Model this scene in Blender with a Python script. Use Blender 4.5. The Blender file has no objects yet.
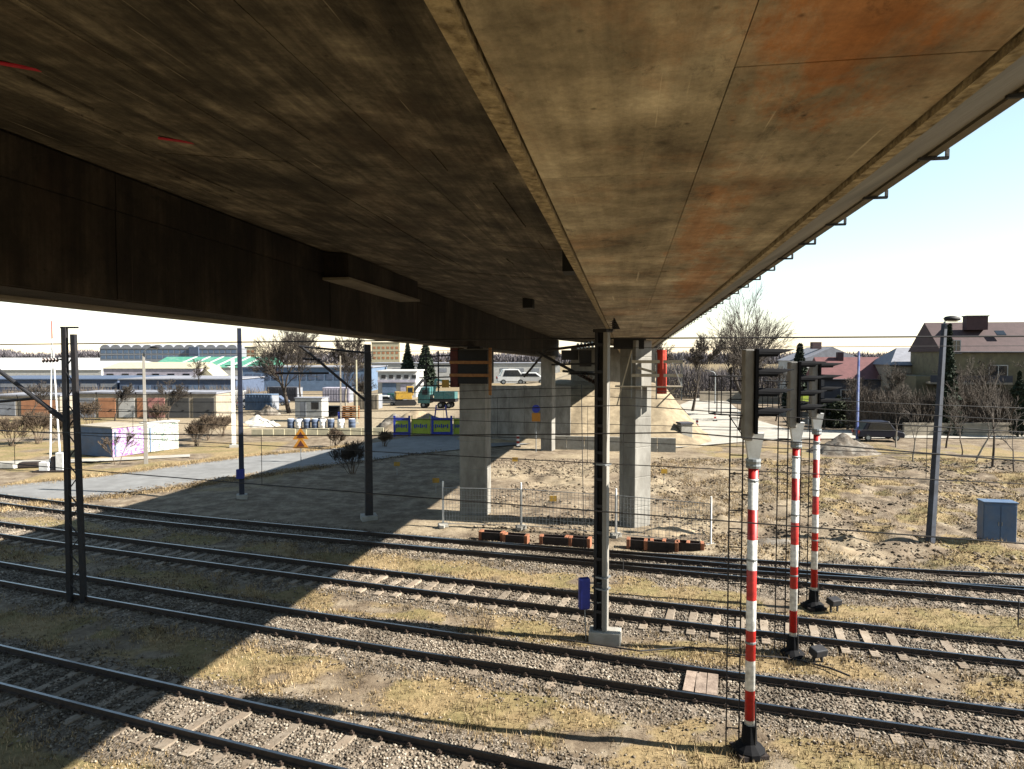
import bpy, math, random
import numpy as np
from mathutils import Vector, Matrix
R = math.radians
random.seed(7); rng = np.random.default_rng(7)

# ------------------------------------------------------------------ camera, sky, sun, exposure
S = bpy.context.scene
COL = S.collection
CAM_H, F, CX, CY, HOR = 8.6, 690.0, 512.0, 384.5, 355.0
PITCH = math.atan((CY - HOR) / F)
cam = bpy.data.cameras.new('camera'); camo = bpy.data.objects.new('camera', cam); COL.objects.link(camo)
camo.location = (0, 0, CAM_H); camo.rotation_euler = (math.pi/2 - PITCH, 0, 0)
cam.sensor_width = 36; cam.lens = 36 * F / 1024; cam.clip_start = 0.05; cam.clip_end = 9000
S.camera = camo
SUN_EL = R(36.0); SH = Vector((-0.985, 0.17)).normalized()      # direction in which shadows fall
world = bpy.data.worlds.new('World'); S.world = world; world.use_nodes = True
wn = world.node_tree.nodes; wl = world.node_tree.links
bg = wn['Background']; sky = wn.new('ShaderNodeTexSky'); sky.sky_type = 'NISHITA'; sky.sun_disc = False
sky.sun_elevation = SUN_EL; sky.sun_rotation = math.atan2(-SH.x, -SH.y)
sky.air_density = 1.15; sky.dust_density = 0.1; sky.ozone_density = 1.0
hs = wn.new('ShaderNodeHueSaturation'); hs.inputs['Saturation'].default_value = .82; hs.inputs['Hue'].default_value = .487   # thin milky spring haze over the whole sky
wl.new(sky.outputs[0], hs.inputs['Color']); wl.new(hs.outputs[0], bg.inputs[0]); bg.inputs[1].default_value = 0.05
sl = bpy.data.lights.new('sun', 'SUN'); so = bpy.data.objects.new('sun', sl); COL.objects.link(so)
sl.energy = 5.0; sl.angle = R(0.53); sl.color = (1.0, 0.945, 0.85)
tosun = Vector((-SH.x*math.cos(SUN_EL), -SH.y*math.cos(SUN_EL), math.sin(SUN_EL)))
so.rotation_euler = tosun.to_track_quat('Z', 'Y').to_euler(); so.location = (40, -20, 60)
S.view_settings.view_transform = 'Standard'; S.view_settings.look = 'None'
S.view_settings.gamma = 1.0; S.view_settings.use_curve_mapping = False
S.view_settings.exposure = 2.1

# ------------------------------------------------------------------ helpers
def ray(px, py):
    x = (px - CX) / F; y = -(py - CY) / F
    c, s = math.cos(PITCH), math.sin(PITCH)
    return Vector((x, c + y*s, -s + y*c))
def G(px, py, z=0.0):
    d = ray(px, py); t = (z - CAM_H) / d.z
    return Vector((d.x*t, d.y*t, z))
def D(px, py, Y):
    d = ray(px, py); t = Y / d.y
    return Vector((d.x*t, Y, CAM_H + d.z*t))

class MB:
    def __init__(s): s.v = []; s.f = []; s.m = []
    def add(s, vs, fs, mi=0):
        b = len(s.v); s.v.extend([tuple(p) for p in vs]); s.f.extend([tuple(b+i for i in f) for f in fs]); s.m.extend([mi]*len(fs)); return s
    def box(s, c, d, rz=0, mi=0, rx=0, ry=0, taper=1.0):
        M = Matrix.Rotation(rz, 3, 'Z') @ Matrix.Rotation(ry, 3, 'Y') @ Matrix.Rotation(rx, 3, 'X'); c = Vector(c)
        vs = []
        for z in (-.5, .5):
            k = taper if z > 0 else 1.0
            for x, y in ((-.5,-.5),(.5,-.5),(.5,.5),(-.5,.5)): vs.append(c + M @ Vector((x*d[0]*k, y*d[1]*k, z*d[2])))
        return s.add(vs, [(0,3,2,1),(4,5,6,7),(0,1,5,4),(1,2,6,5),(2,3,7,6),(3,0,4,7)], mi)
    def bar(s, p, q, w, h=None, mi=0, up=(0,0,1)):
        h = h or w; p = Vector(p); q = Vector(q); d = (q-p).normalized(); u = Vector(up)
        if abs(d.dot(u)) > .98: u = Vector((0,1,0))
        a = d.cross(u).normalized(); b = a.cross(d).normalized()
        vs = [e + a*x*w/2 + b*y*h/2 for e in (p, q) for x, y in ((-1,-1),(1,-1),(1,1),(-1,1))]
        return s.add(vs, [(0,3,2,1),(4,5,6,7),(0,1,5,4),(1,2,6,5),(2,3,7,6),(3,0,4,7)], mi)
    def cyl(s, p, q, r0, r1=None, n=10, mi=0, caps=True):
        r1 = r0 if r1 is None else r1; p = Vector(p); q = Vector(q); d = (q-p).normalized(); u = Vector((0,0,1))
        if abs(d.z) > .95: u = Vector((1,0,0))
        a = d.cross(u).normalized(); b = d.cross(a).normalized()
        vs = []
        for e, r in ((p, r0), (q, r1)):
            for k in range(n):
                t = 2*math.pi*k/n; vs.append(e + a*math.cos(t)*r + b*math.sin(t)*r)
        fs = [(k, k+n, (k+1)%n+n, (k+1)%n) for k in range(n)]
        if caps: fs += [tuple(range(n)), tuple(range(2*n-1, n-1, -1))]
        return s.add(vs, fs, mi)
    def prism(s, pts, axis, L, mi=0):           # polygon pts (list of 3d), extruded by vector axis*L
        n = len(pts); e = Vector(axis)*L
        vs = [Vector(p) for p in pts] + [Vector(p)+e for p in pts]
        fs = [tuple(range(n-1,-1,-1)), tuple(range(n, 2*n))] + [(k, (k+1)%n, (k+1)%n+n, k+n) for k in range(n)]
        return s.add(vs, fs, mi)
    def tube(s, pts, r, n=5, mi=0):
        P = [Vector(p) for p in pts]; vs = []; 
        for i, p in enumerate(P):
            d = (P[min(i+1,len(P)-1)] - P[max(i-1,0)]).normalized(); u = Vector((0,0,1)) if abs(d.z) < .95 else Vector((1,0,0))
            a = d.cross(u).normalized(); b = d.cross(a).normalized(); rr = r[i] if isinstance(r, (list,tuple)) else r
            for k in range(n):
                t = 2*math.pi*k/n; vs.append(p + a*math.cos(t)*rr + b*math.sin(t)*rr)
        fs = []
        for i in range(len(P)-1):
            for k in range(n): fs.append((i*n+k, (i+1)*n+k, (i+1)*n+(k+1)%n, i*n+(k+1)%n))
        fs += [tuple(range(n)), tuple(range(len(vs)-1, len(vs)-n-1, -1))]
        return s.add(vs, fs, mi)
    def lathe(s, c, prof, n=14, mi=0):           # prof: list of (r, z)
        c = Vector(c); vs = []
        for r, z in prof:
            for k in range(n):
                t = 2*math.pi*k/n; vs.append(c + Vector((math.cos(t)*r, math.sin(t)*r, z)))
        fs = []
        for i in range(len(prof)-1):
            for k in range(n): fs.append((i*n+k, i*n+(k+1)%n, (i+1)*n+(k+1)%n, (i+1)*n+k))
        fs += [tuple(range(n-1,-1,-1)), tuple(range(len(vs)-n, len(vs)))]
        return s.add(vs, fs, mi)
    def mesh(s, name, mats, smooth=False):
        me = bpy.data.meshes.new(name); me.from_pydata(s.v, [], s.f)
        for m in (mats if isinstance(mats, (list, tuple)) else [mats]): me.materials.append(m)
        if max(s.m, default=0) > 0: me.polygons.foreach_set('material_index', s.m)
        if smooth: me.polygons.foreach_set('use_smooth', [True]*len(s.f))
        me.update(); return me
    def build(s, name, mats, parent=None, smooth=False, bevel=0):
        o = bpy.data.objects.new(name, s.mesh(name, mats, smooth)); COL.objects.link(o)
        if parent: o.parent = parent
        if bevel:
            b = o.modifiers.new('b', 'BEVEL'); b.width = bevel; b.segments = 2; b.limit_method = 'ANGLE'
        return o

def place(me, name, parent=None, loc=(0,0,0), rot=(0,0,0), sc=(1,1,1)):
    o = bpy.data.objects.new(name, me); COL.objects.link(o)
    o.location = loc; o.rotation_euler = rot; o.scale = sc
    if parent: o.parent = parent
    return o
def tag(o, label, cat, group=None):
    o['label'] = label; o['category'] = cat
    if group: o['group'] = group
    return o
def thing(name, label, cat, loc=(0,0,0), rz=0, group=None):
    o = bpy.data.objects.new(name, None); COL.objects.link(o); o.location = loc; o.rotation_euler = (0,0,rz); o.empty_display_size = .2
    return tag(o, label, cat, group)
def struct(o): o['kind'] = 'structure'; return o
def stuff(o): o['kind'] = 'stuff'; return o
def copy_tree(o, parent=None):
    c = o.copy(); COL.objects.link(c)
    if parent: c.parent = parent
    for ch in list(o.children): copy_tree(ch, c)
    return c
def fast_mesh(name, V, Fc, mat_, smooth=False):
    """V (n,3) float, Fc (m,k) int with constant k"""
    me = bpy.data.meshes.new(name); V = np.asarray(V, np.float32); Fc = np.asarray(Fc, np.int32); k = Fc.shape[1]
    me.vertices.add(len(V)); me.vertices.foreach_set('co', V.ravel())
    me.loops.add(Fc.size); me.loops.foreach_set('vertex_index', Fc.ravel())
    me.polygons.add(len(Fc)); me.polygons.foreach_set('loop_start', np.arange(0, Fc.size, k, dtype=np.int32))
    if smooth: me.polygons.foreach_set('use_smooth', np.ones(len(Fc), bool))
    me.update(calc_edges=True)
    for m in (mat_ if isinstance(mat_, (list, tuple)) else [mat_]): me.materials.append(m)
    return me

# ------------------------------------------------------------------ materials
def mat(name, c1, c2=None, scale=4.0, rough=.8, bump=0.0, bscale=None, metal=0.0, stain=None, sscale=.6, samount=.5, spec=.3, objrand=0.0, stretch=None, detail=6.0, k=.49):
    c1 = tuple(c*k for c in c1); c2 = tuple(c*k for c in c2) if c2 else None; stain = tuple(c*k for c in stain) if stain else None
    m = bpy.data.materials.new(name); m.use_nodes = True; nt = m.node_tree; N = nt.nodes; L = nt.links
    p = N['Principled BSDF']; p.inputs['Roughness'].default_value = rough; p.inputs['Metallic'].default_value = metal
    p.inputs['Specular IOR Level'].default_value = spec
    geo = N.new('ShaderNodeNewGeometry'); pos = geo.outputs['Position']
    if stretch:
        mp = N.new('ShaderNodeMapping'); mp.inputs['Scale'].default_value = stretch; L.new(pos, mp.inputs['Vector'])
        if len(stretch) > 3: pass
        pos2 = mp.outputs[0]
    else: pos2 = pos
    c2 = c2 or tuple(min(1, c*.72) for c in c1)
    no = N.new('ShaderNodeTexNoise'); no.inputs['Scale'].default_value = scale; no.inputs['Detail'].default_value = detail; no.inputs['Roughness'].default_value = .62
    L.new(pos2, no.inputs['Vector'])
    cr = N.new('ShaderNodeValToRGB'); cr.color_ramp.elements[0].position = .34; cr.color_ramp.elements[1].position = .66
    cr.color_ramp.elements[0].color = (*c2, 1); cr.color_ramp.elements[1].color = (*c1, 1)
    L.new(no.outputs['Fac'], cr.inputs['Fac']); col = cr.outputs['Color']
    if stain:
        n2 = N.new('ShaderNodeTexNoise'); n2.inputs['Scale'].default_value = sscale; n2.inputs['Detail'].default_value = 8; n2.inputs['Roughness'].default_value = .7
        L.new(pos2, n2.inputs['Vector'])
        r2 = N.new('ShaderNodeMapRange'); r2.inputs['From Min'].default_value = .46; r2.inputs['From Max'].default_value = .68; r2.inputs['To Max'].default_value = samount
        L.new(n2.outputs['Fac'], r2.inputs['Value'])
        mx = N.new('ShaderNodeMix'); mx.data_type = 'RGBA'; L.new(r2.outputs[0], mx.inputs['Factor']); L.new(col, mx.inputs['A']); mx.inputs['B'].default_value = (*stain, 1)
        col = mx.outputs['Result']
    if objrand:
        oi = N.new('ShaderNodeObjectInfo'); rr = N.new('ShaderNodeMapRange'); rr.inputs['To Min'].default_value = 1-objrand; rr.inputs['To Max'].default_value = 1+objrand
        L.new(oi.outputs['Random'], rr.inputs['Value']); vm = N.new('ShaderNodeVectorMath'); vm.operation = 'SCALE'
        L.new(col, vm.inputs[0]); L.new(rr.outputs[0], vm.inputs['Scale']); col = vm.outputs[0]
    L.new(col, p.inputs['Base Color'])
    if bump:
        nb = N.new('ShaderNodeTexNoise'); nb.inputs['Scale'].default_value = bscale or scale*4; nb.inputs['Detail'].default_value = 5; L.new(pos2, nb.inputs['Vector'])
        b = N.new('ShaderNodeBump'); b.inputs['Strength'].default_value = bump; b.inputs['Distance'].default_value = .03
        L.new(nb.outputs['Fac'], b.inputs['Height']); L.new(b.outputs['Normal'], p.inputs['Normal'])
    return m

M = {}
def soffit_mat(name, lo, mid, hi, rust, rust_amt, line_amt, dark_amt, seed, vertical=False, lines=(9,.30), boards=(.5,7), board_amt=.18, local=None):
    """stained, board-marked concrete; texture axes follow the bridge (u across, s along)"""
    m = bpy.data.materials.new(name); m.use_nodes = True; nt = m.node_tree; N = nt.nodes; L = nt.links; p = N['Principled BSDF']; p.inputs['Roughness'].default_value = .88; p.inputs['Specular IOR Level'].default_value = .2
    geo = N.new('ShaderNodeNewGeometry'); ro = N.new('ShaderNodeMapping'); ro.inputs['Rotation'].default_value = (0, 0, math.atan((627-512)/690)); ro.inputs['Location'].default_value = (seed, seed*2.3, 0); L.new(geo.outputs['Position'], ro.inputs['Vector'])
    def noise(sc, scale=1.0, det=6, rough=.65, dist=0):
        mp = N.new('ShaderNodeMapping'); mp.inputs['Scale'].default_value = sc; L.new(ro.outputs[0], mp.inputs['Vector'])
        n = N.new('ShaderNodeTexNoise'); n.inputs['Scale'].default_value = scale; n.inputs['Detail'].default_value = det; n.inputs['Roughness'].default_value = rough; n.inputs['Distortion'].default_value = dist; L.new(mp.outputs[0], n.inputs['Vector']); return n.outputs['Fac']
    def rng_(f, a, b, c, d):
        r = N.new('ShaderNodeMapRange'); r.inputs['From Min'].default_value = a; r.inputs['From Max'].default_value = b; r.inputs['To Min'].default_value = c; r.inputs['To Max'].default_value = d; L.new(f, r.inputs['Value']); return r.outputs[0]
    def mixc(f, a, bcol):
        x = N.new('ShaderNodeMix'); x.data_type = 'RGBA'; L.new(f, x.inputs['Factor']); L.new(a, x.inputs['A']); x.inputs['B'].default_value = (*bcol, 1); return x.outputs['Result']
    def mul(col, f):
        v = N.new('ShaderNodeVectorMath'); v.operation = 'SCALE'; L.new(col, v.inputs[0]); L.new(f, v.inputs['Scale']); return v.outputs[0]
    zsq = .35 if vertical else 1.0
    r = N.new('ShaderNodeValToRGB'); e = r.color_ramp.elements; e[0].position = .30; e[0].color = (*lo,1); e[1].position = .72; e[1].color = (*hi,1); k = e.new(.5); k.color = (*mid,1)
    L.new(noise((1,.7,zsq), 1.1, 9, .68), r.inputs['Fac']); c = r.outputs['Color']
    if rust_amt: c = mixc(rng_(noise((1,.8,1), .55, 8, .75, .6), .50, .66, 0, rust_amt), c, rust)
    if local:                                        # one big rust bloom with its own place on the beam
        ra = N.new('ShaderNodeMapping'); ra.inputs['Rotation'].default_value = (0, 0, math.atan((627-512)/690)); L.new(geo.outputs['Position'], ra.inputs['Vector'])
        for (u_, s_, ru, rs, am) in local:
            mp = N.new('ShaderNodeMapping'); mp.inputs['Location'].default_value = (-u_/ru, -s_/rs, 0); mp.inputs['Scale'].default_value = (1/ru, 1/rs, 0); L.new(ra.outputs[0], mp.inputs['Vector'])
            ln = N.new('ShaderNodeVectorMath'); ln.operation = 'LENGTH'; L.new(mp.outputs[0], ln.inputs[0])
            ad = N.new('ShaderNodeMath'); ad.operation = 'ADD'; L.new(ln.outputs['Value'], ad.inputs[0]); L.new(rng_(noise((2.5,1.2,1), 1.3, 9, .75, .5), .3, .7, -.7, .7), ad.inputs[1])
            c = mixc(rng_(ad.outputs[0], .35, 1.0, am, 0), c, rust)
    c = mul(c, rng_(noise((16,16,16), 1.0, 6, .8), .30, .70, .78, 1.22))                 # grain
    lf = (lines[0], lines[1], 1) if not vertical else (lines[0], lines[0], .25)
    c = mul(c, rng_(noise(lf, 1.0, 7, .7), .30, .70, 1-line_amt, 1+line_amt))            # streaks along the bridge
    c = mul(c, rng_(noise((boards[0], boards[1], 1) if not vertical else (2,6,.4), 1.0, 4, .6), .34, .66, 1-board_amt, 1+board_amt))     # board-wide tone
    c = mul(c, rng_(noise((3,1.6,2), 1.0, 10, .78, .8), .56, .72, 1.0, 1-dark_amt))     # grime
    c = mixc(rng_(noise((22,.55,3) if not vertical else (18,18,.4), 1.0, 3, .5), .70, .76, 0, .55*min(1,line_amt*2)), c, tuple(min(1,x*1.9) for x in hi))   # pale lime lines
    vo = N.new('ShaderNodeTexVoronoi'); vo.inputs['Scale'].default_value = 4.5; vo.inputs['Randomness'].default_value = 1.0; L.new(ro.outputs[0], vo.inputs['Vector'])
    c = mul(c, rng_(vo.outputs['Distance'], .03, .10, .45, 1.0))                          # pits and tie holes
    oi = N.new('ShaderNodeObjectInfo'); c = mul(c, rng_(oi.outputs['Random'], 0, 1, .86, 1.14))
    L.new(c, p.inputs['Base Color'])
    b = N.new('ShaderNodeBump'); b.inputs['Strength'].default_value = .6; b.inputs['Distance'].default_value = .012; L.new(noise((14,5,8), 1.0, 8, .7), b.inputs['Height']); L.new(b.outputs['Normal'], p.inputs['Normal'])
    return m
M['soffit'] = soffit_mat('board_marked_concrete', (.085,.069,.048), (.235,.200,.145), (.42,.37,.285), (.28,.105,.028), .30, .26, .72, 3.0, lines=(5,.22), boards=(.8,3.0), board_amt=.12, local=((.95,2.9,.55,1.5,.75),(.75,7.5,.30,2.5,.50),(1.1,12,.35,4,.5)))
M['slab'] = soffit_mat('dark_slab_concrete', (.010,.0085,.0065), (.050,.0425,.032), (.165,.142,.108), (.04,.022,.012), .3, .62, .78, 11.0, lines=(6,.26), board_amt=.14)  # slab concrete, set darker overall than the right girder's
M['web'] = soffit_mat('dark_girder_concrete', (.0026,.0020,.0015), (.011,.0085,.0062), (.036,.028,.020), (.02,.011,.006), .3, .40, .65, 23.0, vertical=True)  # left girder concrete, the darkest of the three bridge tones
M['cantilever'] = mat('grey_cantilever_concrete', (.19,.168,.13), (.09,.078,.058), 1.2, .85, .25, 14, stain=(.16,.13,.10), sscale=.9, samount=.5, stretch=(1,.5,1), k=.75)
M['edge'] = mat('rough_edge_concrete', (.30,.245,.155), (.09,.066,.036), 11, .95, .9, 22, k=1.05)
M['pier'] = mat('pier_concrete', (.40,.385,.345), (.25,.235,.205), 1.6, .85, .2, 18, stain=(.15,.135,.115), sscale=1.1, samount=.7, stretch=(1,1,.4))
M['concrete'] = mat('pale_concrete', (.52,.50,.45), (.38,.36,.31), 3, .85, .2, 25, stain=(.25,.22,.18), sscale=1.2, samount=.4)
M['rail'] = mat('rusty_rail_side', (.075,.048,.034), (.035,.024,.018), 9, .75, .2, 40)
M['railtop'] = mat('worn_rail_head', (.42,.43,.45), (.30,.31,.33), 6, .28, 0, metal=1.0)
M['sleeper'] = mat('concrete_sleeper', (.44,.37,.29), (.23,.18,.13), 5, .9, .3, 30, stain=(.20,.13,.08), sscale=2.5, samount=.7, objrand=.22)
M['wood'] = mat('old_sleeper_wood', (.16,.11,.07), (.07,.05,.035), 6, .9, .4, 30, objrand=.2)
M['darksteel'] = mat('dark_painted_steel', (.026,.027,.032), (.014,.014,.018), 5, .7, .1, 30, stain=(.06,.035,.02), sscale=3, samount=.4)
M['galv'] = mat('galvanised_steel', (.42,.44,.45), (.28,.30,.31), 8, .5, 0, metal=.5)
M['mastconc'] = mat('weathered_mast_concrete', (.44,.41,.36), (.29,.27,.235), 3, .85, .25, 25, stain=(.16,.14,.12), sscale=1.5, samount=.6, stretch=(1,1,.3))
M['bluebox'] = mat('faded_blue_paint', (.030,.045,.33), (.02,.03,.22), 4, .5)
M['cabinet'] = mat('blue_grey_cabinet_paint', (.11,.19,.33), (.085,.15,.27), 3, .5, .05, 20, stain=(.22,.22,.22), sscale=2.0, samount=.35)
M['white'] = mat('white_paint', (.80,.79,.76), (.66,.65,.62), 5, .5, stain=(.42,.39,.34), sscale=4, samount=.35, k=.75)
M['red'] = mat('red_paint', (.60,.035,.022), (.46,.028,.02), 5, .5)
M['redtarp'] = mat('red_tarpaulin', (.68,.06,.02), (.50,.035,.015), 3, .6, .5, 8)
M['black'] = mat('black_signal_paint', (.014,.014,.016), (.008,.008,.010), 5, .75, spec=.08)
M['headback'] = mat('grey_signal_back', (.36,.34,.31), (.25,.235,.21), 4, .6)
M['asphalt'] = mat('sun_bleached_asphalt', (.30,.30,.295), (.215,.213,.208), 1.1, .9, .25, 30, stain=(.16,.155,.15), sscale=.25, samount=.5)
M['yard'] = mat('dusty_concrete_road', (.56,.53,.47), (.43,.40,.34), .8, .9, .2, 20, stain=(.33,.28,.21), sscale=.3, samount=.5)
M['planks'] = mat('orange_scaffold_timber', (.42,.20,.07), (.27,.12,.045), 5, .8, .2, 30, objrand=.2)
M['paleplank'] = mat('pale_scaffold_board', (.66,.58,.44), (.47,.40,.29), 4, .8, .2, 30, objrand=.1)
M['oldboard'] = mat('weathered_crossing_board', (.50,.39,.31), (.27,.20,.155), 4, .9, .4, 20, objrand=.2)
M['maroon'] = mat('maroon_formwork', (.13,.03,.022), (.08,.02,.015), 4, .8)
M['blackcloth'] = mat('black_sheeting', (.014,.013,.013), (.008,.008,.008), 3, .7, .5, 7)
M['bark'] = mat('bark', (.115,.088,.066), (.06,.046,.036), 8, .95, .4, 30)
M['twig'] = mat('twig', (.10,.08,.065), (.06,.05,.04), 3, .95)
M['palebark'] = mat('pale_bark', (.42,.37,.30), (.26,.22,.17), 5, .9)
M['shrub'] = mat('bare_shrub_twig', (.20,.145,.095), (.12,.085,.06), 2, .95)
M['needle'] = mat('dark_conifer_foliage', (.035,.055,.028), (.018,.03,.016), 3, .9)
M['hedge'] = mat('dark_hedge_foliage', (.05,.065,.025), (.022,.03,.014), 3, .9)
M['glass'] = mat('window_glass', (.03,.035,.045), (.02,.025,.03), 2, .12, spec=.6)
M['yellow'] = mat('yellow_machine_paint', (.60,.36,.04), (.42,.24,.03), 4, .5, stain=(.20,.15,.10), sscale=1.5, samount=.5)
M['teal'] = mat('teal_vehicle_paint', (.06,.24,.24), (.04,.15,.15), 3, .5, stain=(.22,.19,.15), sscale=1.5, samount=.5)
M['tyre'] = mat('tyre_rubber', (.02,.02,.02), (.012,.012,.012), 6, .85)
M['carpaint'] = mat('dark_navy_car_paint', (.008,.009,.026), (.006,.007,.02), 2, .4, spec=.25)
M['brick'] = mat('orange_brick_block', (.42,.17,.085), (.30,.11,.055), 6, .85, .2, 40, objrand=.15)
M['troughdark'] = mat('dark_weathered_timber', (.045,.03,.024), (.022,.015,.013), 6, .9, .3, 25)
M['signor'] = mat('orange_warning_sign', (.62,.27,.03), (.52,.21,.025), 4, .5)
M['limeban'] = mat('lime_banner', (.48,.58,.06), (.38,.47,.05), 3, .6)
M['blueban'] = mat('blue_banner', (.04,.07,.50), (.03,.05,.38), 3, .6)
M['wire'] = mat('overhead_wire_copper', (.03,.028,.028), (.02,.018,.018), 3, .6)
M['insul'] = mat('brown_insulator', (.06,.028,.02), (.04,.02,.015), 4, .3)
def pal(name, c, **k): M[name] = mat(name, c, None, k.pop('scale', 1.5), k.pop('rough', .8), **k)
pal('w_grey', (.34,.36,.40), stain=(.22,.22,.23)); pal('w_white', (.72,.71,.68), stain=(.5,.48,.44)); pal('w_cream', (.66,.60,.42)); pal('w_yellow', (.25,.215,.125), stain=(.12,.095,.065), sscale=.9, samount=.7)
pal('w_orange', (.58,.27,.14)); pal('w_pink', (.66,.30,.27)); pal('w_blue', (.17,.25,.38)); pal('w_dark', (.10,.10,.12)); pal('w_beige', (.50,.43,.33)); pal('w_lilac', (.62,.58,.68))
pal('w_blueshade', (.16,.23,.36), stain=(.25,.22,.2)); pal('r_grey', (.36,.37,.42), stain=(.24,.23,.25)); pal('r_navy', (.11,.15,.24)); pal('r_white', (.76,.75,.72)); pal('r_green', (.08,.36,.24), stain=(.35,.45,.4))  # blue shed walls: shade of their left sides put into the colour
pal('r_maroon', (.105,.062,.062), bump=.3, bscale=20); pal('r_red', (.21,.085,.085), bump=.3, bscale=20); pal('r_tile', (.36,.20,.14)); pal('chimney', (.10,.055,.06)); pal('door_dark', (.09,.09,.09))

# graffiti walls: white wall with sprayed blotches and strokes
def graffiti(name, base, ink1, ink2, sc):
    m = mat(name, base, tuple(c*.88 for c in base), 2.0, .8); nt = m.node_tree; N = nt.nodes; L = nt.links; p = N['Principled BSDF']
    src = p.inputs['Base Color'].links[0].from_socket; col = src
    geo = N.new('ShaderNodeNewGeometry')
    for ink, s_, lo, hi, seed in ((ink1, sc, .47, .53, 3.0), (ink2, sc*1.7, .485, .515, 9.0)):
        n = N.new('ShaderNodeTexNoise'); n.noise_dimensions = '4D'; n.inputs['W'].default_value = seed; n.inputs['Scale'].default_value = s_; n.inputs['Detail'].default_value = 1.5; n.inputs['Distortion'].default_value = 2.5
        L.new(geo.outputs['Position'], n.inputs['Vector'])
        r = N.new('ShaderNodeValToRGB'); e = r.color_ramp.elements; e[0].position = lo-.02; e[0].color = (0,0,0,1); e[1].position = lo; e[1].color = (1,1,1,1)
        a = e.new(hi); a.color = (1,1,1,1); b = e.new(hi+.02); b.color = (0,0,0,1)
        L.new(n.outputs['Fac'], r.inputs['Fac'])
        mx = N.new('ShaderNodeMix'); mx.data_type = 'RGBA'; L.new(r.outputs['Color'], mx.inputs['Factor']); L.new(col, mx.inputs['A']); mx.inputs['B'].default_value = (*ink, 1); col = mx.outputs['Result']
    L.new(col, p.inputs['Base Color']); return m
M['graf1'] = graffiti('purple_graffiti_wall', (.44,.42,.44), (.30,.20,.40), (.15,.045,.21), .75)
M['graf2'] = graffiti('green_graffiti_wall', (.50,.50,.45), (.42,.41,.37), (.06,.11,.085), .8)

# striped pole paint by object height
def stripes(name, period, offset):
    m = bpy.data.materials.new(name); m.use_nodes = True; nt = m.node_tree; N = nt.nodes; L = nt.links; p = N['Principled BSDF']; p.inputs['Roughness'].default_value = .45
    tc = N.new('ShaderNodeTexCoord'); sp = N.new('ShaderNodeSeparateXYZ'); L.new(tc.outputs['Object'], sp.inputs[0])
    a = N.new('ShaderNodeMath'); a.operation = 'ADD'; a.inputs[1].default_value = offset; L.new(sp.outputs['Z'], a.inputs[0])
    d = N.new('ShaderNodeMath'); d.operation = 'DIVIDE'; d.inputs[1].default_value = period; L.new(a.outputs[0], d.inputs[0])
    f = N.new('ShaderNodeMath'); f.operation = 'FRACT'; L.new(d.outputs[0], f.inputs[0])
    g = N.new('ShaderNodeMath'); g.operation = 'LESS_THAN'; g.inputs[1].default_value = .5; L.new(f.outputs[0], g.inputs[0])
    mx = N.new('ShaderNodeMix'); mx.data_type = 'RGBA'; L.new(g.outputs[0], mx.inputs['Factor']); mx.inputs['A'].default_value = (.62,.61,.58,1); mx.inputs['B'].default_value = (.36,.010,.008,1)
    n = N.new('ShaderNodeTexNoise'); n.inputs['Scale'].default_value = 9; n.inputs['Detail'].default_value = 6; mr = N.new('ShaderNodeMapRange'); mr.inputs['From Min'].default_value = .35; mr.inputs['From Max'].default_value = .7; mr.inputs['To Min'].default_value = 1.0; mr.inputs['To Max'].default_value = .50
    L.new(tc.outputs['Object'], n.inputs['Vector']); L.new(n.outputs['Fac'], mr.inputs['Value'])
    vm = N.new('ShaderNodeVectorMath'); vm.operation = 'SCALE'; L.new(mx.outputs['Result'], vm.inputs[0]); L.new(mr.outputs[0], vm.inputs['Scale']); L.new(vm.outputs[0], p.inputs['Base Color'])
    return m
M['stripes'] = stripes('red_white_bands', 1.31, .58)
M['boomstripes'] = stripes('red_white_boom', 2.6, .6)

# ------------------------------------------------------------------ tracks: centre lines on the ground
RT = 0.32                                            # rail-top height
def fit(up, lo, deg=2, c=None):
    mid = []
    for pts in (up, lo):
        for (x, y) in pts: mid.append(G(x, y, RT))
    A = np.array([[p.x, p.y] for p in mid[:len(up)]]); Bq = np.array([[p.x, p.y] for p in mid[len(up):]])
    pa = np.polyfit(A[:,0], A[:,1], deg); pb = np.polyfit(Bq[:,0], Bq[:,1], deg)
    return (pa + pb) / 2
T2 = fit([(0,562.7),(200,593.5),(400,625),(600,654.5),(824,684),(1022,711.8)], [(0,580.2),(200,613.7),(400,648.8),(600,681),(800,708.2),(900,721)])
T3 = fit([(0,522.2),(200,546.6),(400,572),(600,596.5),(780,616),(1024,640.6)], [(0,534),(200,559.2),(400,587),(600,613),(780,632),(1024,660)])
T5 = fit([(52,500.7),(200,515.8),(400,535.5),(600,550),(775,560.3),(1024,575)], [(0,502),(200,524.8),(400,544.8),(600,558.7),(775,571),(1024,586.5)])
T4r = fit([(824,578),(900,584),(1024,594.7)], [(400,549.3),(607,569),(775,586.3),(824,591),(1024,608.4)], 1)
T1 = fit([(0,644.3),(100,666.8),(200,690.6),(297,711),(362,725.7)], [(0,682.8),(100,706.8),(175,726.7)], 1)
T1 = np.array([T2[0]*.8, T1[0] + T2[0]*.8*18, 0]); _p = G(100, 687, RT); T1[2] = _p.y - T1[0]*_p.x**2 - T1[1]*_p.x
def clampline(p, x0, x1):
    """quadratic inside x0..x1, straight on beyond"""
    def f(x):
        x = np.asarray(x, float); xc = np.clip(x, x0, x1); y = np.polyval(p, xc); d = np.polyval(np.polyder(p), xc); return y + d*(x - xc)
    return f
L1, L2, L3, L5 = (clampline(p, -30, 24) for p in (T1, T2, T3, T5))
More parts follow.
